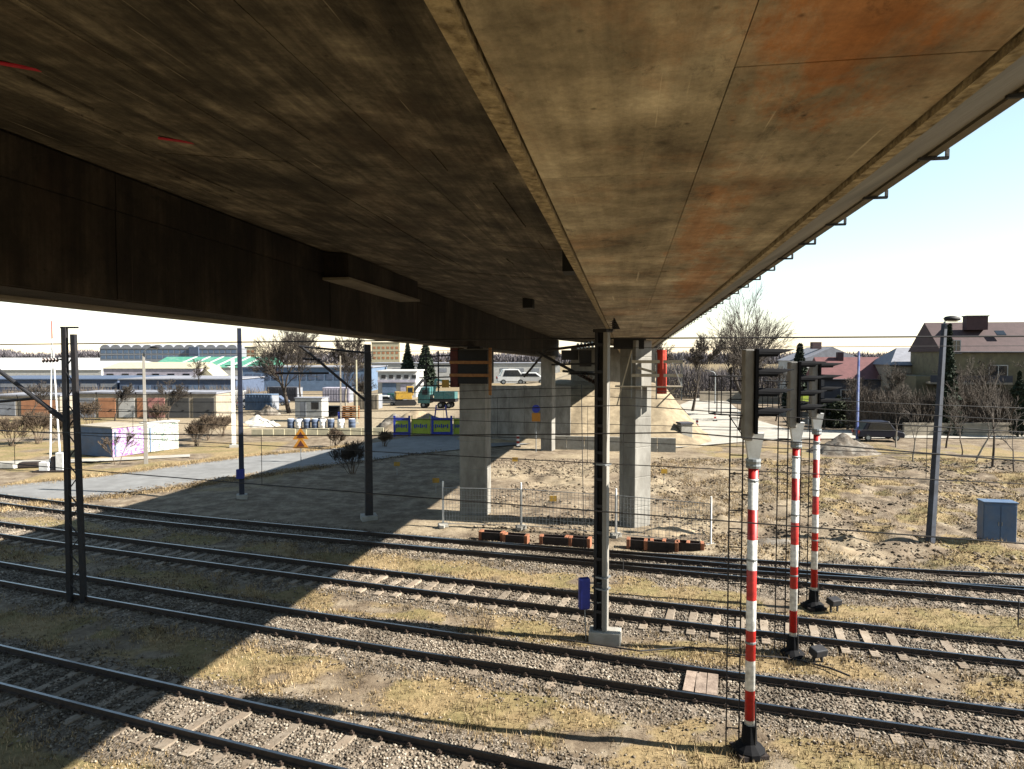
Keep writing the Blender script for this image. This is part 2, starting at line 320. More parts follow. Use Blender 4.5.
# diverging track: a turnout off L5, blending smoothly into the line of its right-hand end
def L4(x):
    x = np.asarray(x, float); d = np.clip(x + 9.0, 0, None); sep = .5*d*d/190.0; lin = .5*24*24/190.0 + (d-24)*24/190.0
    return L5(x) - np.where(d < 24, sep, lin)
lines = [L1, L2, L3, L4, L5]

# ------------------------------------------------------------------ ground sheet
def axis(lo, hi, step, far_lo, far_hi, n):
    core = np.arange(lo, hi + 1e-6, step)
    a = lo - np.geomspace(step, lo - far_lo, n)[::-1]; b = hi + np.geomspace(step, far_hi - hi, n); return np.concatenate([a, core, b])
gx = axis(-46, 46, .26, -3500, 3500, 34); gy = axis(9, 58, .26, -400, 5000, 40)
XX, YY = np.meshgrid(gx, gy)
def vnoise(x, y, s, seed=0):
    x = x/s + seed*17.3; y = y/s + seed*7.1
    xi = np.floor(x).astype(int); yi = np.floor(y).astype(int); fx = x-xi; fy = y-yi; fx = fx*fx*(3-2*fx); fy = fy*fy*(3-2*fy)
    def h(a, b): 
        t = np.sin(a*127.1 + b*311.7 + seed*13.7)*43758.5453; return t - np.floor(t)
    return (h(xi,yi)*(1-fx)+h(xi+1,yi)*fx)*(1-fy) + (h(xi,yi+1)*(1-fx)+h(xi+1,yi+1)*fx)*fy
def sstep(a, b, x): t = np.clip((x-a)/(b-a), 0, 1); return t*t*(3-2*t)
def tdist(x, y):
    d = np.full(np.shape(x), 1e9)
    for i, Lf in enumerate(lines):
        sl_ = (Lf(x+.5) - Lf(x-.5)); dd = np.abs(y - Lf(x)) / np.sqrt(1 + sl_*sl_)
        if i == 3: dd = np.where(np.asarray(x) < -9, 1e9, dd)
        d = np.minimum(d, dd)
    return d
def height(x, y):
    td = tdist(x, y)
    bed = 1 - sstep(1.35, 2.15, td)
    far = np.clip((y - 34)/6, 0, 1) * np.clip((90 - y)/20, 0, 1)
    z = .118*bed
    rough = (vnoise(x,y,.9,1)-.5)*.10 + (vnoise(x,y,.35,2)-.5)*.05 + (vnoise(x,y,3.1,3)-.5)*.12
    z = z + rough*(1-bed)*.8 + bed*((vnoise(x,y,.3,5)-.5)*.035)
    right = sstep(6, 11, x)*sstep(27.0, 31, y + .18*x)*(1-sstep(52, 60, y))
    z = z + right*((vnoise(x,y,1.5,6)-.5)*.34 + (vnoise(x,y,.6,7)-.5)*.26 + .12 + .05*np.sin((x*.25+y)*7.0)*sstep(.55,.75,vnoise(x,y,5,19)))
    mid = sstep(-3, 1, x)*sstep(36, 38, y)*(1-sstep(50, 56, y))*(1-sstep(9, 14, x)); z = z + mid*((vnoise(x,y,1.0,8)-.5)*.30 + (vnoise(x,y,.45,9)-.5)*.14)
    near = sstep(60, 120, np.hypot(x, y)); z = z*(1-near)
    return z - .02
ZZ = height(XX, YY)
ny, nx = XX.shape
idx = np.arange(ny*nx).reshape(ny, nx)
quads = np.stack([idx[:-1,:-1], idx[:-1,1:], idx[1:,1:], idx[1:,:-1]], -1).reshape(-1, 4)
TD = tdist(XX, YY)
ballast = (1 - sstep(1.3, 1.95, TD + (vnoise(XX,YY,1.2,11)-.5)*.9)) 
band = sstep(-6, 4, XX - 0)                            # left side drier and stonier in the shade
grass = (1-ballast) * (YY < L5(XX)+1.2) * sstep(.26, .46, vnoise(XX,YY,2.2,12)*.6 + vnoise(XX,YY,.7,13)*.4)
grass = np.maximum(grass, (1-ballast)*sstep(14,19,XX)*sstep(24,27,YY)*(1-sstep(60,75,YY))*sstep(.42,.6, vnoise(XX,YY,2.6,14)*.6+vnoise(XX,YY,.8,15)*.4)*.9)
leftg = sstep(-14,-19,XX)*sstep(42,45,YY)*(1-sstep(110,130,YY)); leftg = leftg*(1-sstep(66,72,YY)*sstep(-55,-45,XX)); grass = np.maximum(grass, leftg*sstep(.25,.5,vnoise(XX,YY,4,16)))
grass = np.maximum(grass, sstep(120, 180, YY)*.55)
sand = sstep(27.5,31,YY+.12*XX)*(1-sstep(15,19,XX))*sstep(-8,-4,XX)*(1-sstep(75,95,YY))
sand = np.clip(sand*(.10+.75*vnoise(XX,YY,2.4,17)) + sstep(7,9,XX)*(1-sstep(12.5,14,XX))*(1-sstep(30,32.5,YY))*sstep(26.5,28,YY)*.8 + sstep(72,80,YY)*(1-sstep(140,160,YY))*sstep(-60,-50,XX)*(1-sstep(-12,-4,XX))*.85, 0, 1)*(1-ballast)
def ground_mat():
    m = bpy.data.materials.new('ground_mixed'); m.use_nodes = True; nt = m.node_tree; N = nt.nodes; L = nt.links; p = N['Principled BSDF']; p.inputs['Roughness'].default_value = .95; p.inputs['Specular IOR Level'].default_value = .15
    geo = N.new('ShaderNodeNewGeometry'); P = geo.outputs['Position']
    def noise(s, d=6, r=.6):
        n = N.new('ShaderNodeTexNoise'); n.inputs['Scale'].default_value = s; n.inputs['Detail'].default_value = d; n.inputs['Roughness'].default_value = r; L.new(P, n.inputs['Vector']); return n.outputs['Fac']
    def ramp(f, *st):
        r = N.new('ShaderNodeValToRGB'); e = r.color_ramp.elements
        while len(e) < len(st): e.new(.5)
        for k, (pp, c) in enumerate(st): e[k].position = pp; e[k].color = (*c, 1)
        L.new(f, r.inputs['Fac']); return r.outputs['Color']
    def mix(f, a, b):
        x = N.new('ShaderNodeMix'); x.data_type = 'RGBA'; L.new(f, x.inputs['Factor']); L.new(a, x.inputs['A']); L.new(b, x.inputs['B']); return x.outputs['Result']
    def attr(n):
        a = N.new('ShaderNodeAttribute'); a.attribute_name = n
        # break the mask's edge up with noise
        s = N.new('ShaderNodeMath'); s.operation = 'MULTIPLY_ADD'; L.new(noise(6, 4), s.inputs[0]); s.inputs[1].default_value = .9; s.inputs[2].default_value = -.45
        t = N.new('ShaderNodeMath'); t.operation = 'ADD'; L.new(a.outputs['Fac'], t.inputs[0]); L.new(s.outputs[0], t.inputs[1])
        r = N.new('ShaderNodeMapRange'); r.inputs['From Min'].default_value = .3; r.inputs['From Max'].default_value = .7; L.new(t.outputs[0], r.inputs['Value']); return r.outputs[0]
    dirt = ramp(noise(.9, 10, .74), (.34,(.115,.082,.054)), (.5,(.26,.20,.138)), (.66,(.45,.37,.265)))
    sandc = ramp(noise(2.2, 8, .65), (.3,(.28,.215,.135)), (.7,(.52,.43,.30)))
    gr = mix(ramp(noise(.45, 3), (.45,(0,0,0)), (.6,(1,1,1))), ramp(noise(5, 8, .75), (.3,(.22,.155,.075)), (.7,(.52,.39,.21))), ramp(noise(5, 8, .75), (.3,(.16,.13,.055)), (.7,(.40,.32,.15))))
    vo = N.new('ShaderNodeTexVoronoi'); vo.inputs['Scale'].default_value = 17; L.new(P, vo.inputs['Vector'])
    sep = N.new('ShaderNodeSeparateColor'); L.new(vo.outputs['Color'], sep.inputs[0])
    st = ramp(sep.outputs[0], (0,(.16,.13,.10)), (.5,(.30,.255,.20)), (1,(.50,.45,.38)))
    big = ramp(noise(.5, 5), (.35,(.62,.58,.55)), (.65,(1.05,1.0,.95)))
    mm = N.new('ShaderNodeMix'); mm.data_type = 'RGBA'; mm.blend_type = 'MULTIPLY'; mm.inputs['Factor'].default_value = 1; L.new(st, mm.inputs['A']); L.new(big, mm.inputs['B'])
    c = mix(attr('sand'), dirt, sandc); c = mix(attr('grass'), c, gr); ab = attr('ballast'); c = mix(ab, c, mm.outputs['Result'])
    sv = N.new('ShaderNodeVectorMath'); sv.operation = 'SCALE'; sv.inputs['Scale'].default_value = .45; L.new(c, sv.inputs[0]); L.new(sv.outputs[0], p.inputs['Base Color'])
    b1 = N.new('ShaderNodeBump'); b1.inputs['Strength'].default_value = .8; b1.inputs['Distance'].default_value = .05; L.new(noise(9, 8, .7), b1.inputs['Height'])
    b2 = N.new('ShaderNodeBump'); b2.invert = True; b2.inputs['Distance'].default_value = .035; L.new(vo.outputs['Distance'], b2.inputs['Height']); L.new(ab, b2.inputs['Strength']); L.new(b1.outputs['Normal'], b2.inputs['Normal'])
    L.new(b2.outputs['Normal'], p.inputs['Normal']); return m
gme = fast_mesh('ground', np.stack([XX.ravel(), YY.ravel(), ZZ.ravel()], 1), quads, ground_mat(), True)
for nme, arr in (('ballast', ballast), ('grass', grass), ('sand', sand)):
    at = gme.attributes.new(nme, 'FLOAT', 'POINT'); at.data.foreach_set('value', np.clip(arr, 0, 1).astype(np.float32).ravel())
struct(place(gme, 'ground'))

def sheet(name, pix, m, z, mesh_z=None):
    P = [G(x, y, 0) for x, y in pix]
    mb = MB(); n = len(P)//2                              # two edges: first half out, second half back
    vs = [(p.x, p.y, z) for p in P]
    mb.add(vs, [(k, k+1, 2*n-2-k, 2*n-1-k) for k in range(n-1)])
    return struct(mb.build(name, m))
# main road behind the tracks, side road going away at the right, street across the far right
sheet('road', [(-260,505),(-100,497),(0,487),(100,477.5),(200,463.5),(245,457.5),(303,452.5),(357,446.5),(409,437.5),(480,430),(560,424),
               (575,441),(470,449),(413,455),(371,461),(320,467),(262,475),(200,483.5),(107,496),(0,512),(-100,526),(-260,545)], M['asphalt'], .075)
sheet('path', [(-200,466),(0,462),(110,458.5),(190,455),(190,457.5),(110,461.5),(0,466),(-200,471)], M['yard'], .07)
sheet('side_road', [(628,452),(652,426),(668,410),(706,394.5),(709,391.5),(716,391.5),(722,397),(748,418),(790,430),(860,433)], M['yard'], .07)
sheet('street', [(560,437.5),(640,434),(760,431.5),(900,430),(1060,428),(1400,426),(1400,441),(1060,439),(900,438.5),(760,440),(640,444),(560,449)], M['yard'], .075)

# ------------------------------------------------------------------ ballast stones, dry grass, clods (uncountable)
def scatter_mesh(pts, size, name, m, flat=.7):
    n = len(pts)
    base = np.array([[1,0,0],[-1,0,0],[0,1,0],[0,-1,0],[0,0,1],[0,0,-.6]], float)
    fc = np.array([[0,2,4],[2,1,4],[1,3,4],[3,0,4],[2,0,5],[1,2,5],[3,1,5],[0,3,5]])
    V = base[None]*(.6+.8*rng.random((n,6,1)))*size[:,None,None]; V[:,:,2] *= flat
    a = rng.random(n)*6.283; c, s = np.cos(a), np.sin(a); x = V[:,:,0]*c[:,None]-V[:,:,1]*s[:,None]; y = V[:,:,0]*s[:,None]+V[:,:,1]*c[:,None]
    V = np.stack([x, y, V[:,:,2]], -1) + pts[:,None,:]
    Fc = (fc[None] + (np.arange(n)*6)[:,None,None]).reshape(-1,3)
    return stuff(place(fast_mesh(name, V.reshape(-1,3), Fc, m), name))
def stone_mat(name, a, b, c):
    a, b, c = (tuple(x*.42 for x in q) for q in (a, b, c))
    m = bpy.data.materials.new(name); m.use_nodes = True; nt = m.node_tree; N = nt.nodes; L = nt.links; p = N['Principled BSDF']; p.inputs['Roughness'].default_value = .9; p.inputs['Specular IOR Level'].default_value = .2
    g = N.new('ShaderNodeNewGeometry'); r = N.new('ShaderNodeValToRGB'); e = r.color_ramp.elements; e[0].color = (*a,1); e[1].color = (*c,1); k = e.new(.55); k.color = (*b,1)
    L.new(g.outputs['Random Per Island'], r.inputs['Fac'])
    n = N.new('ShaderNodeTexNoise'); n.inputs['Scale'].default_value = .7; n.inputs['Detail'].default_value = 6; L.new(g.outputs['Position'], n.inputs['Vector'])
    q = N.new('ShaderNodeMapRange'); q.inputs['From Min'].default_value = .36; q.inputs['From Max'].default_value = .62; q.inputs['To Min'].default_value = .55; q.inputs['To Max'].default_value = 1.22; L.new(n.outputs['Fac'], q.inputs['Value'])
    v = N.new('ShaderNodeVectorMath'); v.operation = 'SCALE'; L.new(r.outputs['Color'], v.inputs[0]); L.new(q.outputs[0], v.inputs['Scale']); L.new(v.outputs[0], p.inputs['Base Color']); return m
M['stone'] = stone_mat('ballast_stone', (.12,.09,.065), (.29,.235,.175), (.60,.53,.43))
M['clod'] = stone_mat('earth_clod', (.10,.07,.045), (.24,.18,.12), (.55,.46,.34))
M['blade'] = stone_mat('dry_grass_blade', (.26,.175,.08), (.54,.385,.20), (.78,.60,.36))
M['weed'] = stone_mat('brown_weed', (.06,.045,.025), (.15,.11,.06), (.28,.21,.12))
def vis(x, y, m=1.1): return np.abs(x) < (y*.742*m + 2)
n = 170000
sy = rng.random(n)**1.35; 
sx = -34 + 68*rng.random(n); li = rng.integers(0, 5, n); off = rng.normal(0, 1.0, n).clip(-2.4, 2.4)
cy = np.choose(li, [np.asarray(Lf(sx)) for Lf in lines]); py_ = cy + off*1.02
keep = vis(sx, py_) & (py_ > 9.5) & (rng.random(n) < np.clip(1.15*(17/np.maximum(py_,9))**1.2, 0, 1)) & (tdist(sx, py_) < 2.25)
sx, py_ = sx[keep], py_[keep]; pts = np.stack([sx, py_, height(sx, py_)+.012], 1)
scatter_mesh(pts, .022+.03*rng.random(len(pts)), 'ballast_stones', M['stone'])
n = 34000; x = -6 + 46*rng.random(n); y = 27 + 30*rng.random(n); k = vis(x,y) & (y > L5(x)+2.2) & (x > -2) & (vnoise(x,y,2,21)*.7+vnoise(x,y,.7,22)*.3 > .46); x, y = x[k], y[k]
scatter_mesh(np.stack([x,y,height(x,y)+.01],1), .03+.11*rng.random(len(x))**3, 'earth_clods', M['clod'], .6)
def blades(x, y, h, name, m, per=5, spread=.09, wid=.012, lean=.55):
    n = len(x)*per; bx = np.repeat(x, per)+rng.normal(0, spread, n); by = np.repeat(y, per)+rng.normal(0, spread, n); bz = height(bx, by)
    hh = np.repeat(h, per)*(.5+.8*rng.random(n)); a = rng.random(n)*6.283; la = rng.random(n)*6.283; ll = hh*lean*(.3+rng.random(n))
    wx, wy = np.cos(a)*wid, np.sin(a)*wid
    V = np.empty((n,3,3)); V[:,0] = np.stack([bx-wx, by-wy, bz-.01],1); V[:,1] = np.stack([bx+wx, by+wy, bz-.01],1); V[:,2] = np.stack([bx+np.cos(la)*ll, by+np.sin(la)*ll, bz+hh],1)
    return stuff(place(fast_mesh(name, V.reshape(-1,3), np.arange(n*3).reshape(-1,3), m), name))
n = 80000; x = -34 + 68*rng.random(n); y = 9.5 + 24*rng.random(n)
td = tdist(x, y); g = (td > 1.3) & vis(x,y) & (y < L5(x)+1.5) & (vnoise(x,y,2.2,12)*.6+vnoise(x,y,.7,13)*.4 > .30) & (rng.random(n) < .25+vnoise(x,y,1.1,24)) & (rng.random(n) < (16/np.maximum(y,10))**.8)
blades(x[g], y[g], .05+.13*vnoise(x[g],y[g],1.7,25)**1.5, 'dry_grass', M['blade'])
n = 14000; x = 9 + 28*rng.random(n); y = 24 + 32*rng.random(n); g = (tdist(x,y) > 2.0) & vis(x,y) & (y > L5(x)+1.6) & (vnoise(x,y,2.6,14)*.6+vnoise(x,y,.8,15)*.4 > .48)
blades(x[g], y[g], np.full(g.sum(), .16), 'rough_grass', M['blade'], 5, .16, .016, .8)
n = 9000; x = -34 + 68*rng.random(n); y = 9.5 + 24*rng.random(n); td = tdist(x,y); g = (td > .9) & (td < 2.2) & vis(x,y) & (vnoise(x,y,1.6,23) > .55)
blades(x[g], y[g], np.full(g.sum(), .14), 'track_weeds', M['weed'], 6, .1, .012, .9)

def along(edge, n, jit):
    E = np.array([[G(a,b,0).x, G(a,b,0).y] for a, b in edge]); t = rng.random(n)*(len(E)-1); i_ = t.astype(int).clip(0, len(E)-2); f = (t-i_)[:,None]; q = E[i_]*(1-f)+E[i_+1]*f + rng.normal(0, jit, (n,2)); return q[:,0], q[:,1]
for nm, ed, nn, hh in (('verge_grass', [(0,512),(107,496),(200,483.5),(262,475),(320,467)], 2200, .16), ('verge_grass', [(-20,489),(100,477),(200,463),(245,457),(303,452),(357,446)], 2600, .22)):
    x, y = along(ed, nn, .45); blades(x, y, np.full(len(x), hh), nm, M['blade'], 5, .2, .02, .8)
x, y = along([(0,512),(107,496),(200,483.5),(262,475),(320,467),(371,461),(440,452)], 2500, .5); scatter_mesh(np.stack([x,y,np.full(len(x),.085)],1), .03+.06*rng.random(len(x))**2, 'road_edge_gravel', M['clod'], .5)

# ------------------------------------------------------------------ railway tracks
prof = [(-.07,0),(.07,0),(.07,.018),(.012,.035),(.010,.115),(.036,.125),(.036,.165),(-.036,.165),(-.036,.125),(-.010,.115),(-.012,.035),(-.07,.018)]
def rail(line, off, x0, x1, parent, name='rail'):
    xs = np.arange(x0, x1+.01, .8); ys = line(xs); sl_ = (line(xs+.05)-line(xs-.05))/.1; nn = np.sqrt(1+sl_**2); nxv, nyv = -sl_/nn, 1/nn
    mb = MB(); k = len(prof)
    vs = []
    for i in range(len(xs)):
        for (a, z) in prof: vs.append((xs[i]+nxv[i]*(off+a), ys[i]+nyv[i]*(off+a), RT-.165+z))
    fs = []; mi = []
    for i in range(len(xs)-1):
        for j in range(k):
            fs.append((i*k+j, (i+1)*k+j, (i+1)*k+(j+1)%k, i*k+(j+1)%k)); mi.append(1 if j == 6 else 0)
    fs += [tuple(range(k)), tuple(range(len(vs)-1, len(vs)-k-1, -1))]; mi += [0,0]
    mb.v = vs; mb.f = fs; mb.m = mi
    return mb.build(name, [M['rail'], M['railtop']], parent)
slm = MB().prism([(-1.28,-.13,0),(1.28,-.13,0),(1.28,-.10,.14),(.55,-.10,.14),(.45,-.09,.125),(-.45,-.09,.125),(-.55,-.10,.14),(-1.28,-.10,.14)], (0,1,0), .23).mesh('sleeper', M['sleeper'])
slw = MB().box((0,0,.07),(2.5,.24,.14)).mesh('sleeper', M['wood'])
def track(label, line, x0, x1, rx0=None, sleepers=True, step=.72, wood=False, hump=0):
    t = thing('railway_track', label, 'railway track', (0,0,0), group='parallel railway tracks')
    for o in (-.7535, .7535): rail(line, o, rx0 if rx0 is not None else x0, x1, t)
    if sleepers:
        fm = MB(); x = x0; lr = random.Random(int(abs(x0*10)+len(label)))
        while x < x1:
            sl_ = float((line(x+.05)-line(x-.05))/.1); y = float(line(x))
            if abs(x) < y*.80+3:
                th = math.atan(sl_); dz = hump + lr.uniform(-.028, .008) - (.03 if lr.random() < .22 else 0)
                place(slw if wood else slm, 'sleeper', t, (x, y, .015+dz), (0,0,th+math.pi/2+lr.uniform(-.02,.02)))
                for o in (-.7535,.7535):
                    for sd in (-.105,.105):
                        cx_, cy_ = x - math.sin(th)*(o+sd), y + math.cos(th)*(o+sd)
                        fm.box((cx_,cy_,.172),(.11,.075,.04),th); fm.box((cx_,cy_,.21),(.04,.04,.05),th)
            x += step*math.cos(math.atan(sl_))
        stuff(fm.build('rail_fastenings', M['rail'], t))
    return t
track('nearest railway track, its two shiny rails crossing the bottom left corner in shade', L1, -55, 40, hump=-.012)
track('second railway track from the bottom, passing in front of the tall concrete mast foot', L2, -60, 60, hump=-.034)
track('third railway track, with pale sleepers showing, just behind the concrete mast', L3, -70, 70, hump=.008)
track('farthest railway track, running alongside the brown troughs and mesh fence', L5, -80, 80, hump=-.03)
track('railway track branching off the farthest track at a set of points', L4, 6, 80, rx0=-7, hump=-.03)

# ------------------------------------------------------------------ bridge
A = math.atan((627-512)/690); SLOPE = -.0157
dirv = Vector((math.sin(A), math.cos(A), SLOPE)); latv = Vector((math.cos(A), -math.sin(A), 0))
def B(u, s, h): return Vector((latv.x*u + dirv.x*s, latv.y*u + dirv.y*s, CAM_H + h + SLOPE*s))
def loft(mb, sec, s0, s1, mi=0):
    n = len(sec); vs = [B(u, s0, h) for u, h in sec] + [B(u, s1, h) for u, h in sec]
    fs = [tuple(range(n)), tuple(range(2*n-1, n-1, -1))] + [(k, k+n, (k+1)%n+n, (k+1)%n) for k in range(n)]
    return mb.add(vs, fs, mi)
S0, S1 = -30, 84
bridge = thing('road_viaduct', 'massive brown concrete road bridge spanning overhead across the railway tracks', 'bridge', (0,0,0))
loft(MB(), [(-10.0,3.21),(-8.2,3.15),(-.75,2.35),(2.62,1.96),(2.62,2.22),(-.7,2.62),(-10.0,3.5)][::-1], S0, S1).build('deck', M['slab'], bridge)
loft(MB(), [(-.65,1.43),(1.62,1.43),(1.75,2.05),(-.65,2.3)][::-1], S0, S1).build('girder', M['soffit'], bridge)
loft(MB(), [(-.77,1.385),(-.665,1.375),(-.665,1.6),(-.77,1.6)][::-1], S0, S1).build('girder_edge', M['edge'], bridge)
loft(MB(), [(1.635,1.37),(1.72,1.38),(1.74,1.50),(1.635,1.45)][::-1], S0, S1).build('girder_edge', M['edge'], bridge)
loft(MB(), [(1.745,1.44),(2.62,1.90),(2.62,1.955),(1.76,2.02)][::-1], S0, S1).build('cantilever', M['cantilever'], bridge)
loft(MB(), [(2.63,1.88),(2.72,1.88),(2.72,2.26),(2.63,2.26)][::-1], S0, S1).build('fascia', M['cantilever'], bridge)
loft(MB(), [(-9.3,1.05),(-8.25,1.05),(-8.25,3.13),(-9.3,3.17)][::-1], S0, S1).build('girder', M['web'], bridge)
loft(MB(), [(-9.85,1.00),(-9.32,1.00),(-9.32,1.12),(-9.85,1.12)][::-1], S0, S1).build('drip_edge', M['cantilever'], bridge)
loft(MB(), [(-10.12,2.6),(-10.02,2.6),(-10.02,5.1),(-10.12,5.1)][::-1], S0, 44).build('noise_barrier', M['w_grey'], bridge)
loft(MB(), [(-10.12,2.6),(-10.02,2.6),(-10.02,3.9),(-10.12,3.9)][::-1], 44.02, S1).build('parapet', M['w_grey'], bridge)
# railing on the right edge
rl = MB()
for hh in (2.75, 3.25): rl.bar(B(2.67,S0,hh), B(2.67,S1,hh), .04)
s = S0
while s < S1: rl.bar(B(2.67,s,2.2), B(2.67,s,3.25), .04); s += 2.0
rl.build('railing', M['darksteel'], bridge)
# form-board panels on the soffits, with open joints between them
def panels(u0, h0, u1, h1, s0, s1, step, m, name, th=.02, gap=.006, jit=.005, flip=1, stag=0):
    s = s0; r2 = random.Random(int(u0*100))
    while s < s1:
        e = min(s+step, s1); j = r2.uniform(0, jit); g = gap/2; du = (u1-u0); L_ = math.hypot(u1-u0, h1-h0); gu = g/L_
        nu, nh = (h1-h0)/L_*flip, -(u1-u0)/L_*flip        # outward (towards viewer) normal in u,h
        a = (u0+(u1-u0)*gu, h0+(h1-h0)*gu); b = (u1-(u1-u0)*gu, h1-(h1-h0)*gu)
        mb = MB(); n0 = .004; n1 = th+j
        sec = [(a[0]+nu*n0, a[1]+nh*n0), (b[0]+nu*n0, b[1]+nh*n0), (b[0]+nu*n1, b[1]+nh*n1), (a[0]+nu*n1, a[1]+nh*n1)]
        loft(mb, sec if flip < 0 else sec[::-1], s+g, e-g); mb.build(name, m, bridge)
        s = e
panels(-.65, 1.43, .49, 1.43, -1.9, 84, 1.78, M['soffit'], 'soffit_panel')
panels(.49, 1.43, 1.62, 1.43, -1.9, 84, 1.78, M['soffit'], 'soffit_panel')
for k, (u0, u1) in enumerate([(-8.2,-6.3),(-6.3,-4.5),(-4.5,-2.7),(-2.7,-.78)]):
    f = lambda u: 3.15 + (u+8.2)/7.45*(-.80)
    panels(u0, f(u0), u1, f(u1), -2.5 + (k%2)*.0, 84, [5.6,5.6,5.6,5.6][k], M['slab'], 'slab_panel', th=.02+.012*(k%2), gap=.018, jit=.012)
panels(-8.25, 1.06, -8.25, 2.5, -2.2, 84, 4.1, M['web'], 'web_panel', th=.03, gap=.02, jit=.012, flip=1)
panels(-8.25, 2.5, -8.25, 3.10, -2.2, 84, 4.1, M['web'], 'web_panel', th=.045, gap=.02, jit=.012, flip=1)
# board ridges on the slab soffit, corbel on the girder, brackets, openings, paint marks
rd = MB(); r2 = random.Random(4)
for k in range(22):
    u = r2.uniform(-7.4,-1.2); s = r2.uniform(-1.5, 17); L_ = r2.uniform(.8, 3.2); h = 3.15 + (u+8.2)/7.45*(-.80) - .045; w = r2.uniform(.006,.014)
    rd.bar(B(u,s,h), B(u+r2.uniform(-.03,.03),s+L_,h), w, r2.uniform(.012,.03))
stuff(rd.build('board_ridges', M['slab'], bridge))
loft(MB(), [(-8.2,2.40),(-7.5,2.40),(-7.5,3.03),(-8.2,3.09)][::-1], 17.9, 24.2).build('corbel', M['web'], bridge)
loft(MB(), [(-8.2,2.32),(-7.44,2.32),(-7.44,2.39),(-8.2,2.39)][::-1], 17.8, 24.3).build('corbel', M['cantilever'], bridge)
for s, u, hh in ((13.2,-1.05,1.80),(27,-3.9,2.28)):
    loft(MB(), [(u-.18,hh),(u+.22,hh),(u+.22,hh+.75),(u-.18,hh+.75)][::-1], s, s+.6).build('drain_box', M['blackcloth'], bridge)
s = 2.4
while s < 70:
    b = MB(); b.bar(B(2.56,s,1.86), B(2.81,s,1.86), .035, .025); b.bar(B(2.80,s,1.86), B(2.80,s,1.94), .03, .02); b.build('edge_bracket', M['darksteel'], bridge)
    s += 1.46
def soffit_mark(px, py, ln):
    d = ray(px, py)                                      # meet the plane of the slab soffit
    P0 = B(-8.2,0,3.085); e1 = B(-.75,0,2.285)-P0; e2 = B(-8.2,10,3.085)-P0; nrm = e1.cross(e2); t = nrm.dot(P0-Vector((0,0,CAM_H)))/nrm.dot(d); q = Vector((0,0,CAM_H))+d*t
    mb = MB(); mb.bar(q - dirv*.0, q + dirv*.0 + Vector((ln*.85, ln*.5, 0)), .075, .012); return mb.build('paint_mark', M['redmark'], bridge)
M['redmark'] = mat('red_spray_paint', (.62,.02,.05), (.42,.015,.035), 12, .7)
soffit_mark(-12, 61, .42); soffit_mark(158, 138, .55)

# piers
def pier(name, label, px, py, w, d, rot, top_h, grp):
    p = G(px, py, 0); t = thing('bridge_pier', label, 'pier', p, rot, grp)
    zt = top_h(p)
    z = -.3; k = 0
    while z < zt - .05:
        z2 = min(z + (1.5 if k else 1.3), zt); MB().box((0,0,(z+z2)/2),(w,d,z2-z-.012)).build('concrete_lift', M['pier'], t, bevel=.03); z = z2; k += 1
    MB().box((0,0,zt/2-.15),(w-.03,d-.03,zt+.3)).build('core', M['pier'], t)
    return t, p, zt
def under(u_h): return lambda p: CAM_H + u_h + SLOPE*(p.x*math.sin(A)+p.y*math.cos(A)) - .12
pr, prp, prz = pier('bridge_pier','square pale concrete pier turned corner-on, under the right side of the bridge', 634.5, 524, 1.12, 1.12, -R(10.1+45), under(1.40), 'front bridge piers')
pl, plp, plz = pier('bridge_pier','wide concrete pier standing behind the mesh fence under the left girder', 475.5, 513, 1.45, 1.15, -R(13), under(1.02), 'front bridge piers')
pier('bridge_pier','distant slim concrete pier seen between the two nearer piers', 548, 450, 1.05, 1.0, -R(22), under(1.02), 'rear bridge piers')
# bearings between pier head and girder
for (t, z, h) in ((pr, prz, .10), (pl, plz, .10)):
    MB().box((0,0,z+.06),(.7,.7,.14)).build('bearing', M['darksteel'], t)

# abutment and embankment at the far end
def embank():
    us = np.linspace(-18.5, 11, 74); ss = np.linspace(63, 150, 70); U, V_ = np.meshgrid(us, ss)
    top = 5.7 + .3*sstep(78, 95, V_)
    front = sstep(64.0, 76, V_ + (vnoise(U,V_,2,31)-.5)*1.2)**.9
    side = 1 - sstep(2.6, 9.5, U + (vnoise(U,V_,2.3,32)-.5)*1.0); sidel = sstep(-18.0, -14.5, U)*(1-.14*(1-sstep(-11,-8,U)))
    Z = top*front*side*sidel + (vnoise(U,V_,.9,33)-.5)*.25*side - .25
    X = latv.x*U + dirv.x*V_; Y = latv.y*U + dirv.y*V_; k = np.arange(X.size).reshape(X.shape)
    q = np.stack([k[:-1,:-1], k[:-1,1:], k[1:,1:], k[1:,:-1]], -1).reshape(-1,4)
    m = mat('embankment_earth', (.46,.37,.24), (.25,.195,.125), 1.1, .95, .6, 8, stain=(.18,.14,.09), sscale=.5, samount=.5)
    return struct(place(fast_mesh('embankment', np.stack([X.ravel(),Y.ravel(),Z.ravel()],1), q, m, True), 'embankment'))
embank()
ab = thing('bridge_abutment', 'dark concrete abutment wall closing the far end of the bridge', 'abutment', (0,0,0))
loft(MB(), [(-6.5,-9),(3.2,-9),(3.2,2.2),(-6.5,2.2)][::-1], 81, 84.5).build('abutment_wall', M['pier'], ab)
tw = thing('retaining_wall', 'low grey concrete toe wall at the foot of the sandy embankment', 'wall', (0,0,0))
for k in range(7):
    u = -6.2+k*1.62; MB().box(tuple((B(u,62.6,0)*1.0).xy)+(.55,), (1.58,.3,1.35), -A).build('concrete_block', M['concrete'], tw)
dw = thing('retaining_wall', 'tall dark retaining wall in shade behind the left pier', 'wall', (0,0,0))
for k in range(6):
    u = -13.6+k*1.5; MB().box(tuple(B(u,66.5,0).xy)+(2.75,), (1.48,.35,5.7), -A).build('concrete_panel', M['pier'], dw)

